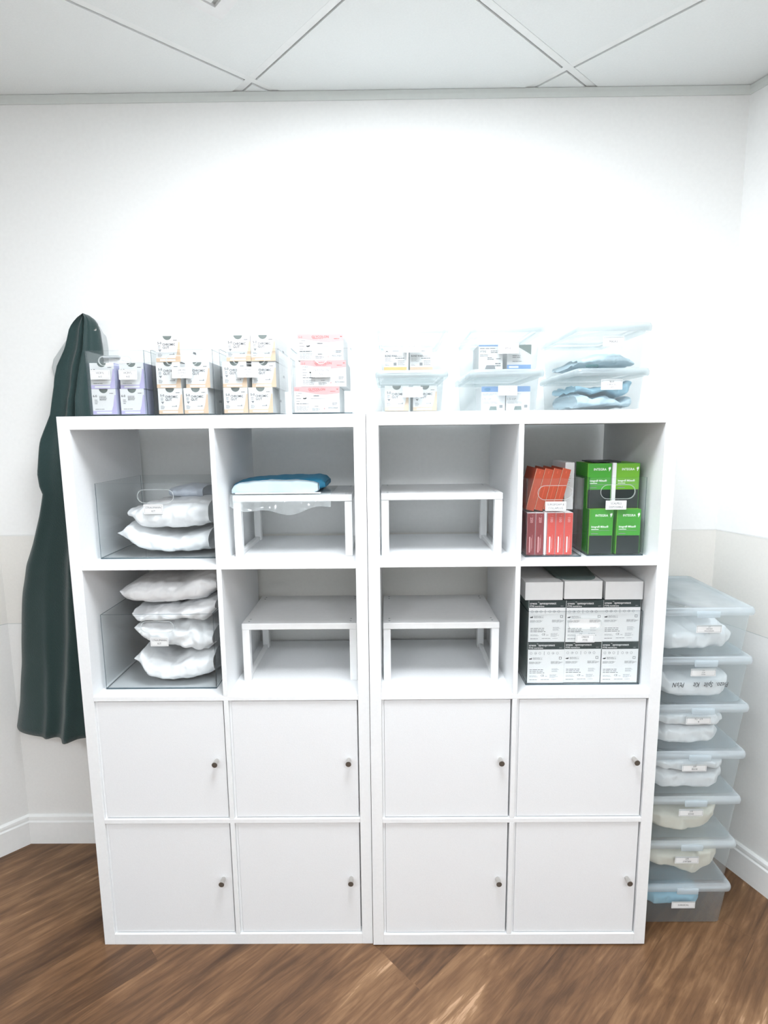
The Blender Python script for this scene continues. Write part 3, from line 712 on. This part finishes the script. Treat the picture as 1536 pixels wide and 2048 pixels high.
def two(x0, x1, lab_low, lab_up, card_low, card_up, y0=0.022):
    lidded_box(x0, x1, y0, y0+0.325, ZR, 0.098, 0.006, 0.018, 'lidded_box', lab_low, card_low, gl, FROST, FROSTL)
    lidded_box(x0, x1, y0, y0+0.325, ZR+0.098-0.0005, 0.105, 0.006, 0.020, 'lidded_box', lab_up, card_up, gl, FROST, FROSTL)
two(0.034, 0.190, 'lower clear lidded box of the pair nearest the middle, two tan and white cartons inside', 'upper clear lidded box of the pair nearest the middle, with an amber-striped carton inside',
    (0.090, 0.138, 1.479, 1.503, ['CHROMIC', 'GUT P-3', '4-0']), (0.091, 0.134, 1.584, 1.604, ['BONE', 'WAX']))
two(0.262, 0.420, 'lower clear lidded box of the middle pair, with two blue-topped white cartons inside', 'upper clear lidded box of the middle pair, with a blue-striped carton inside',
    (0.320, 0.366, 1.481, 1.504, ['POLYPRO', 'SUTURE', '5-0']), (0.318, 0.367, 1.579, 1.603, ['PTFE']))
two(0.512, 0.672, 'lower clear lidded box at the right end, packed with pale blue folded cloths', 'upper clear lidded box at the right end, with a few pale blue cloths low inside',
    (0.567, 0.618, 1.492, 1.517, ['BLUE', 'SURGICAL', 'CAPS']), (0.567, 0.617, 1.593, 1.616, ['MASKS']))
zi = ZR+0.0015; zi2 = ZR+0.0995
place('gut', None, 'suture_carton', 0.0755, 0.036, zi+0.001, 'tan and white carton, left in the lower clear lidded box nearest the middle', 'carton', 'tan and white suture cartons')
place('gut', None, 'suture_carton', 0.1445, 0.040, zi+0.001, 'tan and white carton, right in the lower clear lidded box nearest the middle', 'carton', 'tan and white suture cartons')
place('wax0', lambda: make_wax(0), 'wax_carton', 0.0725, 0.036, zi2, 'white carton with an amber bottom stripe in the upper clear lidded box', 'carton')
place('wax1', lambda: make_wax(1), 'wax_carton', 0.1355, 0.040, zi2, 'white carton with a tan bottom stripe in the upper clear lidded box', 'carton')
place('blue0', lambda: make_blue(0), 'suture_carton', 0.3030, 0.038, zi2, 'white carton with a thin blue top stripe in the upper middle lidded box', 'carton')
place('blue1', lambda: make_blue(1), 'suture_carton', 0.3720, 0.040, zi2, 'white carton with a blue bottom band in the upper middle lidded box', 'carton')
place('blue2', lambda: make_blue(2), 'suture_carton', 0.3110, 0.038, zi, 'blue-topped white carton on the left in the lower middle lidded box', 'carton', 'blue-topped cartons')
place('blue2', None, 'suture_carton', 0.3715, 0.038, zi, 'blue-topped white carton on the right in the lower middle lidded box', 'carton', 'blue-topped cartons')

# ---------------------------------------------------------------- soft pouches
def interp(pts, x):
    if x <= pts[0][0]: return pts[0][1]
    for a, b_ in zip(pts, pts[1:]):
        if x <= b_[0]:
            k = (x-a[0])/max(b_[0]-a[0], 1e-9); return a[1]+(b_[1]-a[1])*k
    return pts[-1][1]
def pouch(name, top, bot, y0, y1, mat, label, cat, group=None, seed=0, nx=90, nr=72, amp=0.004, e=0.75, sag=0.0, build_parent=None, origin=None, fine=1.0):
    """a crumpled soft pack: its front outline is given by the top and bottom curves, its depth by y0..y1"""
    xa = max(top[0][0], bot[0][0]); xb = min(top[-1][0], bot[-1][0])
    V = []; F = []
    yc = (y0+y1)/2; hy = (y1-y0)/2; off = Vector((seed*3.7, seed*1.3, seed*2.1))
    for i in range(nx+1):
        s = i/nx; x = xa+(xb-xa)*s
        zt, zb = interp(top, x), interp(bot, x)
        zc = (zt+zb)/2; hz = max((zt-zb)/2, 0.0008)
        ends = min(1.0, (min(s, 1-s)*6+0.12))
        dep = hy*(0.80+0.20*ends) 
        for j in range(nr):
            a = 2*math.pi*j/nr
            ca, sa = math.cos(a), math.sin(a)
            py = yc - dep*math.copysign(abs(ca)**e, ca); pz = zc + hz*math.copysign(abs(sa)**e, sa)
            q = Vector((x, py, pz))
            dv = noise.voronoi(q*Vector((1, 1, 1))*(20*fine)+off)[0]; dw = noise.voronoi(q*(46*fine)+off)[0]
            r1 = noise.noise(q*(16*fine)+off); r2 = 1-abs(noise.noise(q*(26*fine)+off*2))*2.6
            d = amp*(0.9*r1+0.8*r2-0.5-2.0*(dv[1]-dv[0]-0.25)*-1-0.6*(dw[1]-dw[0]-0.25))*min(1.0, hz/0.008)
            V.append((x+min(0.0, d)*0.5*noise.noise(q*30+off*3), py-d*ca, pz+max(-0.008, min(d, 0.0015))*sa*0.7))
    for i in range(nx):
        for j in range(nr): F.append([i*nr+j, i*nr+(j+1) % nr, (i+1)*nr+(j+1) % nr, (i+1)*nr+j])
    F.append([j for j in range(nr)]); F.append([nx*nr+j for j in range(nr)][::-1])
    m = MB(); m.add(V, F, mat)
    zmin = min(v[2] for v in V); o = m.build(name, build_parent, origin if origin is not None else ((xa+xb)/2, yc, zmin), smooth=True)
    if build_parent is None: tag(o, label, cat, group)
    return o

# cloths in the two right-hand lidded boxes
pouch('folded_cloth', [(0.522, 1.481), (0.534, 1.491), (0.555, 1.475), (0.591, 1.483), (0.623, 1.468), (0.656, 1.48)], [(0.523, 1.451), (0.575, 1.45), (0.658, 1.45)], 0.036, 0.30, PALEBLUE, 'lowest pale blue folded cloth in the lower right lidded box', 'folded cloth', 'pale blue folded cloths', 3, e=0.6, amp=0.007)
pouch('folded_cloth', [(0.521, 1.508), (0.533, 1.505), (0.555, 1.498), (0.579, 1.505), (0.609, 1.502), (0.633, 1.509), (0.655, 1.521)], [(0.522, 1.489), (0.534, 1.494), (0.555, 1.48), (0.591, 1.488), (0.622, 1.473), (0.657, 1.485)], 0.040, 0.30, BLUECLOTH, 'uppermost blue folded cloth in the lower right lidded box', 'folded cloth', None, 5, e=0.6, amp=0.007)
pouch('folded_cloth', [(0.521, 1.569), (0.551, 1.577), (0.568, 1.583), (0.611, 1.585), (0.644, 1.573), (0.661, 1.561)], [(0.521, 1.554), (0.57, 1.55), (0.662, 1.553)], 0.040, 0.30, PALEBLUE, 'pale blue folded cloths low in the upper right lidded box', 'folded cloth', None, 8, e=0.6, amp=0.006)
m = MB(); m.bevbox(0.531, 0.562, 0.0285, 0.036, ZR+0.1015, ZR+0.108, 0.003, TEALTRAY); tag(m.build('clip', None, (0.546, 0.032, ZR+0.1015)), 'small teal clip under the cloths in the upper right lidded box', 'clip')

# ---------------------------------------------------------------- left unit, open compartments
Z3, Z2 = SH[3], SH[2]
gbig = 'large clear bins in the left shelf unit'
acrylic_bin(-0.700, -0.392, 0.072, 0.345, Z3+E, 1.272, 'large clear bin in the top left compartment, holding white pouches', [(-0.578, -0.528, 1.192, 1.217)+(['STRAUMANN', 'KIT'],)], gbig, slot=(0.092, 0.033, 0.034))
acrylic_bin(-0.700, -0.406, 0.044, 0.345, Z2+E, 0.932, 'large clear bin in the second left compartment, overfilled with white pouches', [(-0.573, -0.526, 0.846, 0.87)+(['STRAUMANN', 'KIT'],)], gbig, slot=(0.085, 0.028, 0.034))
gp = 'white sterile pouches'
# coordinates below are (x, z) outlines
pouch('sterile_pouch', [(-0.665, 1.139), (-0.638, 1.164), (-0.621, 1.165), (-0.602, 1.153), (-0.56, 1.138), (-0.512, 1.128), (-0.469, 1.136), (-0.423, 1.142)], [(-0.665, 1.136), (-0.631, 1.107), (-0.604, 1.088), (-0.589, 1.083), (-0.532, 1.08), (-0.472, 1.082), (-0.426, 1.084)], 0.080, 0.31, POUCH, 'bottom white pouch in the large clear bin, top left compartment', 'pouch', gp, 1, amp=0.005)
pouch('sterile_pouch', [(-0.635, 1.201), (-0.609, 1.203), (-0.595, 1.216), (-0.569, 1.219), (-0.524, 1.221), (-0.464, 1.222), (-0.42, 1.221)], [(-0.637, 1.18), (-0.618, 1.174), (-0.594, 1.145), (-0.574, 1.142), (-0.515, 1.144), (-0.475, 1.145), (-0.423, 1.154)], 0.080, 0.31, POUCH, 'upper white pouch in the large clear bin, top left compartment', 'pouch', gp, 2, amp=0.005)
pouch('sterile_pouch', [(-0.565, 1.244), (-0.514, 1.253), (-0.469, 1.247)], [(-0.567, 1.219), (-0.517, 1.213), (-0.47, 1.213)], 0.20, 0.335, POUCHG, 'grey-blue pouch at the back of the large clear bin, top left compartment', 'pouch', None, 4, amp=0.003)
pouch('sterile_pouch', [(-0.635, 0.801), (-0.614, 0.825), (-0.585, 0.809), (-0.555, 0.792), (-0.536, 0.787), (-0.498, 0.805), (-0.451, 0.811), (-0.419, 0.814)], [(-0.635, 0.796), (-0.614, 0.776), (-0.594, 0.739), (-0.55, 0.73), (-0.483, 0.735), (-0.423, 0.746)], 0.052, 0.31, POUCH, 'bottom white pouch in the bin of the second left compartment', 'pouch', gp, 6, amp=0.005)
pouch('sterile_pouch', [(-0.628, 0.887), (-0.621, 0.896), (-0.592, 0.898), (-0.559, 0.901), (-0.513, 0.897), (-0.479, 0.903), (-0.447, 0.889), (-0.417, 0.872)], [(-0.629, 0.885), (-0.602, 0.853), (-0.57, 0.825), (-0.524, 0.826), (-0.478, 0.814), (-0.441, 0.812), (-0.42, 0.83)], 0.052, 0.31, POUCH, 'round bulging white pouch, second from the bottom in the second left compartment', 'pouch', gp, 7, amp=0.006)
pouch('sterile_pouch', [(-0.632, 0.933), (-0.609, 0.931), (-0.576, 0.938), (-0.536, 0.943), (-0.517, 0.936), (-0.496, 0.944), (-0.456, 0.956), (-0.407, 0.961)], [(-0.633, 0.915), (-0.612, 0.896), (-0.578, 0.899), (-0.525, 0.903), (-0.479, 0.907), (-0.44, 0.898), (-0.409, 0.924)], 0.050, 0.31, POUCH, 'flat white pouch, third from the bottom in the second left compartment', 'pouch', gp, 9, amp=0.005)
pouch('sterile_pouch', [(-0.667, 0.985), (-0.644, 0.999), (-0.617, 1.008), (-0.583, 1.009), (-0.543, 1.008), (-0.51, 1.007), (-0.469, 1.022), (-0.442, 1.031), (-0.422, 1.031), (-0.404, 1.017)], [(-0.667, 0.977), (-0.654, 0.953), (-0.621, 0.948), (-0.588, 0.942), (-0.541, 0.944), (-0.494, 0.947), (-0.44, 0.953), (-0.406, 0.983)], 0.070, 0.30, POUCH, 'topmost white pouch rising above the bin in the second left compartment', 'pouch', gp, 11, amp=0.005)

# ---------------------------------------------------------------- shelf risers
def riser(x0, x1, y0, y1, z0, label):
    org = Vector(((x0+x1)/2, (y0+y1)/2, z0)); h = 0.163; s = 0.0175; w = 0.0195
    t = thing('shelf_riser', org, label, 'shelf riser', 'white shelf risers')
    m = MB(); m.box(x0, x1, y0, y1, z0+h-s, z0+h, RISER); m.build('top', t, org, bevel=0.0022)
    for sx in (x0+0.017, x1-0.017):
        for sy in (y0+0.017, y0+0.036, y1-0.017, y1-0.036):
            m = MB(); m.cyl((sx, sy, z0+h-0.001), (sx, sy, z0+h+0.0004), 0.0028, 0.0028, CARDSH, 10); m.build('screw', t, org)
    for sx in (x0+0.0005, x1-0.0005-w):
        for sy in (y0+0.002, y1-0.002-w):
            m = MB(); m.box(sx, sx+w, sy, sy+w, z0+0.0003, z0+h-s, RISER); m.build('leg', t, org, bevel=0.001)
        m = MB(); m.box(sx+0.004, sx+w-0.004, y0+0.002+w, y1-0.002-w, z0+0.0003, z0+0.012, RISER); m.build('rail', t, org, bevel=0.001)
    return t
riser(-0.352, -0.041, 0.086, 0.330, Z3, 'white shelf riser in the top compartment left of the middle, under the blue pack')
riser(0.034, 0.346, 0.068, 0.310, Z3+RZ, 'empty white shelf riser in the top compartment right of the middle')
riser(-0.345, -0.035, 0.088, 0.345, Z2, 'empty white shelf riser in the second compartment left of the middle')
riser(0.036, 0.346, 0.076, 0.330, Z2+RZ, 'empty white shelf riser in the second compartment right of the middle')

# blue wrapped pack in a clear bag on the riser
zr = Z3+0.163
tk = thing('wrapped_pack', (-0.236, 0.21, zr), 'light blue wrapped pack lying in clear plastic on the left riser', 'wrapped pack')
ob_org = Vector((-0.236, 0.21, zr))
pouch('blue_wrap', [(-0.36, 1.263), (-0.347, 1.269), (-0.313, 1.274), (-0.265, 1.276), (-0.198, 1.277), (-0.144, 1.278), (-0.125, 1.275), (-0.115, 1.264)], [(-0.362, 1.242), (-0.348, 1.239), (-0.267, 1.239), (-0.186, 1.24), (-0.137, 1.241), (-0.115, 1.25)], 0.120, 0.300, BLUEWRAP, '', '', None, 12, amp=0.0022, e=0.42, build_parent=tk, origin=ob_org)
pf = pouch('front_fold', [(-0.355, 1.252), (-0.35, 1.261), (-0.334, 1.268), (-0.301, 1.271), (-0.255, 1.274), (-0.19, 1.273), (-0.144, 1.27), (-0.13, 1.265)], [(-0.357, 1.24), (-0.335, 1.239), (-0.256, 1.24), (-0.178, 1.239), (-0.141, 1.24), (-0.128, 1.246)], 0.090, 0.140, PALEWRAP, '', '', None, 14, amp=0.0018, e=0.42, build_parent=tk, origin=ob_org)
tag(pf, 'very pale blue folded front edge')
m = MB(); V = []; F = []
nx, ny = 50, 26
for i in range(nx+1):
    for j in range(ny+1):
        u, v = i/nx, j/ny
        x = -0.357+0.262*u
        edge = max(0, 0.16-v)/0.16
        y = 0.078+0.22*v - 0.006*math.sin(u*9)*edge
        droop = 0.0 if v > 0.12 else (0.12-v)/0.12
        z = zr+0.0022+0.002*abs(noise.noise(Vector((x*40, y*40, 1))))-0.0*v
        if droop > 0:
            y = 0.080-0.010*droop+0.006*noise.noise(Vector((x*35, droop*2, 4)))
            z = zr+0.003-droop*(0.030+0.018*math.sin(u*math.pi)+0.006*math.sin(u*13))
        V.append((x, y, z))
for i in range(nx):
    for j in range(ny): F.append([i*(ny+1)+j, (i+1)*(ny+1)+j, (i+1)*(ny+1)+j+1, i*(ny+1)+j+1])
m.add(V, F, FILM); m.build('clear_bag', tk, ob_org, smooth=True)
m = MB()
for k in range(7):
    x0_ = -0.335+0.03*k
m.bevbox(-0.345, -0.122, 0.085, 0.097, zr+0.0032, zr+0.0062, 0.002, RISER)
m.build('bag_seal', tk, ob_org)

# ---------------------------------------------------------------- right unit, top right compartment
ZA = Z3+RZ
acrylic_bin(0.399, 0.541, 0.038, 0.330, ZA+E, 1.278, 'narrow clear bin with red and orange cartons, top right compartment', [(0.446, 0.498, 1.196, 1.220, ['SURGIFOAM &', 'COLLAPLUG'])], 'narrow clear bins in the top right compartment', slot=(0.085, 0.034, 0.036))
acrylic_bin(0.558, 0.701, 0.046, 0.330, ZA+E, 1.278, 'narrow clear bin with green cartons, top right compartment', [(0.600, 0.652, 1.197, 1.220, ['SCALPELS', 'DISPOSABLE'])], 'narrow clear bins in the top right compartment', slot=(0.085, 0.034, 0.036))
zc = ZA+0.004
for k, (x, kd) in enumerate(((0.4155, 0), (0.4375, 0), (0.4665, 1), (0.4885, 1), (0.5105, 1))):
    place('slim%d' % kd, (lambda kd=kd: make_slim(kd)), 'slim_carton', x, 0.050, zc, ['maroon slim carton standing at the far left of the lower row', 'maroon slim carton beside the white divider card', 'red slim carton just right of the white divider card', 'red slim carton in the middle of the three bright red ones', 'red slim carton at the right end of the lower row'][k], 'carton', 'red slim cartons standing in the narrow bin')
m = MB(); m.box(0.4490, 0.4545, 0.050, 0.150, zc, zc+0.1095, CARD); m.add([(0.4485, 0.0495, zc+0.052), (0.4545, 0.0495, zc+0.040), (0.4545, 0.0495, zc+0.109), (0.4485, 0.0495, zc+0.109)], [[0,1,2,3]], CARD)
tag(m.build('divider_card', None, (0.4515, 0.1, zc)), 'white card standing between the maroon and red slim cartons', 'card')
th = math.radians(13.5)
for k in range(4):
    place('slim2', lambda: make_slim(2), 'slim_carton', 0.4135+0.0222*k, 0.062, zc+0.1135, ['leftmost leaning orange slim carton', 'second leaning orange slim carton from the left', 'third leaning orange slim carton from the left', 'rightmost leaning orange slim carton, against the white carton'][k], 'carton', 'orange slim cartons leaning in the narrow bin', ry=th)
m = MB(); m.box(0.5125, 0.5360, 0.100, 0.215, zc+0.1095, zc+0.232, CARD); lines_block(m, 0.5185, 0.5275, zc+0.17, zc+0.20, 5, 0.0998, PEACH, 3, 0.3)
tag(m.build('white_carton', None, (0.525, 0.157, zc+0.11)), 'plain white carton behind the leaning orange cartons', 'carton')
place('greenA', lambda: make_green(False), 'green_carton', 0.5935, 0.0530, zc, 'green and black carton, lower left in the right narrow bin', 'carton', 'green and black cartons')
place('greenA', None, 'green_carton', 0.6635, 0.0530, zc, 'green and black carton, lower right in the right narrow bin', 'carton', 'green and black cartons')
place('greenA', None, 'green_carton', 0.5925, 0.0750, zc+0.1155, 'green and black carton, upper left in the right narrow bin', 'carton', 'green and black cartons')
place('greenB', lambda: make_green(True), 'green_carton', 0.6640, 0.0750, zc+0.1155, 'brighter lime green and black carton, upper right in the right narrow bin', 'carton', 'green and black cartons')
m = MB(); m.box(0.6236, 0.6330, 0.070, 0.162, zc+0.1157, zc+0.232, CARD)
tag(m.build('white_carton', None, (0.628, 0.116, zc+0.116)), 'slim white carton wedged between the two upper green cartons', 'carton')
m = MB(); m.box(0.575, 0.650, 0.085, 0.160, zc+0.2325, zc+0.235, BLACKC)
tag(m.build('black_sleeve', None, (0.61, 0.12, zc+0.2325)), 'flat black sleeve lying on the upper left green carton', 'sleeve')

# ---------------------------------------------------------------- right unit, second right compartment
ZB = Z2+RZ
acrylic_bin(0.4110, 0.7095, 0.0440, 0.345, ZB+E, 0.932, 'wide clear bin full of black-banded white cartons, second right compartment', [(0.538, 0.587, 0.848, 0.870, ['CREOS', 'PTFE'])], None, slot=(0.085, 0.028, 0.034))
zq = ZB+0.004
rows = ['left', 'middle', 'right']
for r_ in (0, 1):
    for k in range(3):
        place('creos', make_creos, 'membrane_carton', 0.4640+0.0968*k, 0.0495+0.002*((k+r_) % 2), zq+0.1130*r_, '%s black-banded white carton of the %s row in the wide clear bin' % (rows[k], ['lower', 'upper'][r_]), 'carton', 'black-banded white cartons')
for k, (x, dz) in enumerate(((0.4545, 0.0), (0.5545, 0.0032), (0.6615, 0.0))):
    o = place('flat', lambda: (lambda m: (m.box(-0.0485, 0.0485, 0, 0.20, 0, 0.0475, CARD), m)[1])(MB()), 'white_carton', x, [0.052, 0.048, 0.052][k], zq+0.2265+dz, ['plain white carton lying on the left black-banded cartons', 'plain white carton lying on the middle black-banded cartons', 'plain white carton lying on the right black-banded cartons'][k], 'carton', 'plain white cartons on top of the black-banded ones')
V = []
m = MB(); n = 10
for i in range(n+1):
    a = i/n; V += [(0.495+0.105*a, 0.055+0.035*(2*a-1)**4, zq+0.2755+0.004*math.sin(a*3)), (0.485+0.125*a, 0.21, zq+0.282)]
m.add(V+[(x, y, z+0.0015) for x, y, z in V], [[2*i, 2*i+2, 2*i+3, 2*i+1] for i in range(n)]+[[2*i+22, 2*i+24, 2*i+25, 2*i+23] for i in range(n)]+[[2*i, 2*i+2, 2*i+24, 2*i+22] for i in range(n)], SIDEG)
tag(m.build('folder', None, (0.55, 0.13, zq+0.2755)), 'grey card folder with rounded corners lying on the white cartons', 'folder')

# ---------------------------------------------------------------- stack of storage boxes on the floor
SB0, SB1, SY0, SY1 = 0.7600, 0.9990, 0.052, 0.372
PITCH = 0.1338
names = ['bottom', 'second from the bottom', 'third from the bottom', 'middle', 'third from the top', 'second from the top', 'top']
looks = ['blue cloth inside', 'a cream pouch inside', 'sagging pale pouch inside', 'loose white pouches inside', 'two flat white pouches inside', 'a handwritten white pouch inside', 'a white knotted pouch inside']
cards = [['SURGICAL'], ['IMPLANT', 'KIT'], ['SINUS', 'KIT'], ['BONE', 'KIT'], ['B', 'KIT - TX'], ['PIEZO', 'SPLIT', 'KIT'], ['EXTRACTION', 'SURGERY', 'KIT']]
lab_off = [(0.0, 0.0)]*7
for k in range(7):
    z0 = 0.0005+PITCH*k; sh = [0, 0.004, 0.006, 0.008, 0.006, 0.004, -0.001][k]
    cx = 0.878+[0.0, 0.0, 0.001, 0.001, 0.002, 0.005, 0.012][k]
    lz = z0+[0.052, 0.060, 0.072, 0.072, 0.076, 0.078, 0.064][k]
    lidded_box(SB0+sh*0.5, SB1+sh, SY0, SY1, z0, PITCH-0.0004, 0.009, 0.020, 'storage_box', 'clear storage box, %s of the floor stack, %s' % (names[k], looks[k]),
               (cx-0.033, cx+0.033, lz, lz+0.021, cards[k]), 'clear storage boxes stacked beside the right shelf unit', STKB, STKL, upside=(k > 0), over=0.008, latch=True)
def sb(k, top, bot, mat, label, seed, y0=0.067, y1=0.33, group=None, amp=0.004, e=0.5, name='sterile_pouch', cat='pouch'):
    z0 = 0.0005+PITCH*k; dz = lambda v: max(0.003, v-0.018)
    o = pouch(name, [(0.776+0.204*u, z0+v-0.004) for u, v in top], [(0.776+0.204*u, z0+dz(v)) for u, v in bot], y0, y1, mat, label, cat, group, seed, amp=amp, e=e)
    return o
sb(0, [(0, .094), (.5, .096), (.78, .090), (.80, .070)], [(0, .066), (.5, .060), (.8, .062)], BLUECLOTH, 'folded blue cloth in the bottom storage box', 21, name='folded_cloth', cat='folded cloth')
sb(1, [(0, .086), (.35, .082), (.68, .082), (.70, .098), (.85, .100), (1.0, .088)], [(0, .056), (.3, .050), (.5, .030), (.62, .020), (.68, .022), (.85, .045), (1.0, .070)], POUCHC, 'cream pouch in the second storage box from the bottom', 22)
sb(2, [(0, .082), (.3, .074), (.6, .074), (.85, .088), (.94, .096)], [(0, .040), (.25, .030), (.5, .026), (.75, .034), (.94, .074)], POUCHC, 'sagging pale pouch in the third storage box from the bottom', 23)
sb(3, [(0, .066), (.3, .064), (.6, .060), (.9, .066), (.97, .070)], [(0, .024), (.4, .020), (.75, .020), (.97, .040)], POUCH, 'lower white pouch in the middle storage box', 24)
sb(3, [(0, .098), (.4, .104), (.7, .104), (.97, .096)], [(0, .082), (.4, .078), (.7, .085), (.97, .076)], POUCH, 'upper flat white pouch in the middle storage box', 25)
sb(4, [(0, .058), (.10, .052), (.16, .066), (.4, .062), (.6, .066), (.80, .070), (.88, .050)], [(0, .022), (.4, .018), (.75, .026), (.88, .042)], POUCH, 'lower white pouch with a pointed corner in the third storage box from the top', 26)
sb(4, [(0, .100), (.4, .106), (.8, .104), (.93, .090)], [(0, .078), (.4, .074), (.8, .076), (.93, .080)], POUCH, 'upper flat white pouch in the third storage box from the top', 27)
hp = sb(5, [(0, .078), (.08, .086), (.14, .070), (.5, .070), (.95, .074)], [(0, .050), (.12, .030), (.3, .018), (.6, .018), (.9, .024), (.95, .060)], POUCH, 'white pouch with black handwriting in the second storage box from the top', 28, amp=0.002)
m = MB(); zk = 0.0005+PITCH*5
for s_, x_ in (('Piezo.', 0.940), ('Split', 0.903), ('Kit', 0.871), ('Pt\u2019s', 0.829), ('N', 0.812)):
    m.text(s_, x_, zk+0.050, 0.019, 0.0610, INK, rot=math.pi+0.02, shear=0.3, squash=0.72, bold=0.012)
m.build('handwriting', hp, hp.location)
sb(6, [(0, .066), (.3, .070), (.55, .070), (.64, .104), (.72, .104), (.76, .078), (.86, .082), (.95, .062)], [(0, .022), (.3, .024), (.6, .022), (.8, .026), (.95, .052)], POUCH, 'white pouch with a twisted neck in the top storage box', 29)
for k, (w_, top) in {1: (0.72, .103), 2: (0.88, .103), 5: (0.9, .104), 6: (0.62, .100)}.items():
    z0 = 0.0005+PITCH*k; m = MB(); m.bevbox(0.776, 0.776+0.21*w_, 0.20, 0.33, z0+0.088 if k not in (6,) else z0+0.076, z0+top, 0.006, TEALTRAY)
    tag(m.build('instrument_tray', None, (0.87, 0.27, z0+0.088)), 'dark teal tray behind the pouch in the %s storage box' % names[k], 'tray')

# ---------------------------------------------------------------- hanging coats and their hook board
t = thing('hook_board', (-0.782, 0.385, 1.66), 'small white wall bracket behind the top of the coat', 'coat hook')
m = MB(); m.box(-0.845, -0.752, 0.384, 0.3995, 1.590, 1.738, RISER); m.build('plate', t, (-0.782, 0.385, 1.66), bevel=0.004)
m = MB(); m.cyl((-0.815, 0.384, 1.700), (-0.815, 0.366, 1.700), 0.006, 0.006, STEEL, 16); m.cyl((-0.815, 0.366, 1.700), (-0.815, 0.360, 1.706), 0.006, 0.008, STEEL, 16); m.build('hook', t, (-0.782, 0.385, 1.66), smooth=True)
m = MB(); m.box(-0.800, -0.7525, 0.372, 0.386, 1.622, 1.630, CARDSH); m.build('ledge', t, (-0.782, 0.385, 1.66), bevel=0.001)

def garment(name, left, right, mat, label, cat, yb, depth, seed, folds=5, nz=110, nu=60, hem=None):
    """hanging cloth: left(z) and right(z) edges, folds running down from the hook; thick front, flat back"""
    z_top = left[0][1]; z_bot = left[-1][1]
    def ed(pts, z):
        for a, b_ in zip(pts, pts[1:]):
            if z >= b_[1]:
                k = (a[1]-z)/max(a[1]-b_[1], 1e-9); return a[0]+(b_[0]-a[0])*k
        return pts[-1][0]
    V = []; F = []
    for i in range(nz+1):
        s = i/nz; z = z_top+(z_bot-z_top)*s
        xl, xr = ed(left, z), ed(right, z)
        th_ = depth*min(1.0, 0.35+s*2.2)*(0.85+0.15*math.sin(s*7))
        for j in range(2*nu):
            if j < nu:
                u = j/(nu-1); bulge = max(0.0, 1-(2*u-1)**4)**0.7
                fo = 0.0
                for q in range(folds):
                    c = (q+0.6)/(folds+0.2)+0.05*math.sin(s*3+q*2+seed); wd = 0.055+0.02*math.sin(q*2.3+seed)
                    fo += (0.5+0.5*math.sin(q*1.9+s*2+seed))*math.exp(-((u-c)/wd)**2)
                y = yb-0.012-th_*bulge*(0.62+0.42*fo) - 0.004*noise.noise(Vector((u*4, z*6, seed)))
            else:
                u = 1-(j-nu)/(nu-1); y = yb-0.004
            x = xl+(xr-xl)*u+0.004*noise.noise(Vector((u*3, z*9, seed+7)))
            zz = z
            if s > 0.97 and hem: zz = z + hem(u)*(s-0.97)/0.03
            V.append((x, y, zz))
    n = 2*nu
    for i in range(nz):
        for j in range(n): F.append([i*n+j, (i+1)*n+j, (i+1)*n+(j+1) % n, i*n+(j+1) % n])
    F.append(list(range(n))); F.append([nz*n+j for j in range(n)][::-1])
    m = MB(); m.add(V, F, mat); o = m.build(name, None, (sum(v[0] for v in V)/len(V), yb, z_bot), smooth=True)
    return tag(o, label, cat)
garment('coat', [(-0.836, 1.747), (-0.849, 1.743), (-0.876, 1.72), (-0.888, 1.703), (-0.903, 1.646), (-0.929, 1.595), (-0.937, 1.559), (-0.939, 1.537), (-0.957, 1.455), (-0.978, 1.411), (-0.991, 1.381), (-1.016, 1.282), (-1.015, 1.243), (-1.008, 1.22), (-1.03, 1.15), (-1.062, 1.063), (-1.093, 0.991), (-1.114, 0.91), (-1.129, 0.802), (-1.142, 0.659), (-1.159, 0.539), (-1.179, 0.459)],
        [(-0.833, 1.747), (-0.821, 1.74), (-0.81, 1.724), (-0.804, 1.702), (-0.802, 1.645), (-0.804, 1.587), (-0.809, 1.499)]+[(-0.772, 1.30), (-0.762, 0.9), (-0.765, 0.470)], COAT, 'long dark green coat hanging on the wall left of the shelf unit', 'coat', 0.385, 0.115, 2.0, folds=5, hem=lambda u: -0.012*math.sin(u*4.0)-0.006)
garment('gown', [(-0.847, 1.746), (-0.872, 1.736), (-0.898, 1.714), (-0.913, 1.678), (-0.931, 1.657), (-0.958, 1.623), (-0.965, 1.598), (-0.962, 1.579), (-0.956, 1.546)], [(-0.841, 1.746), (-0.809, 1.732), (-0.787, 1.713), (-0.778, 1.689), (-0.777, 1.648), (-0.782, 1.559), (-0.784, 1.544)], WCOAT, 'pale grey gown hanging behind the dark green coat', 'gown', 0.399, 0.010, 5.0, folds=3, nz=50)
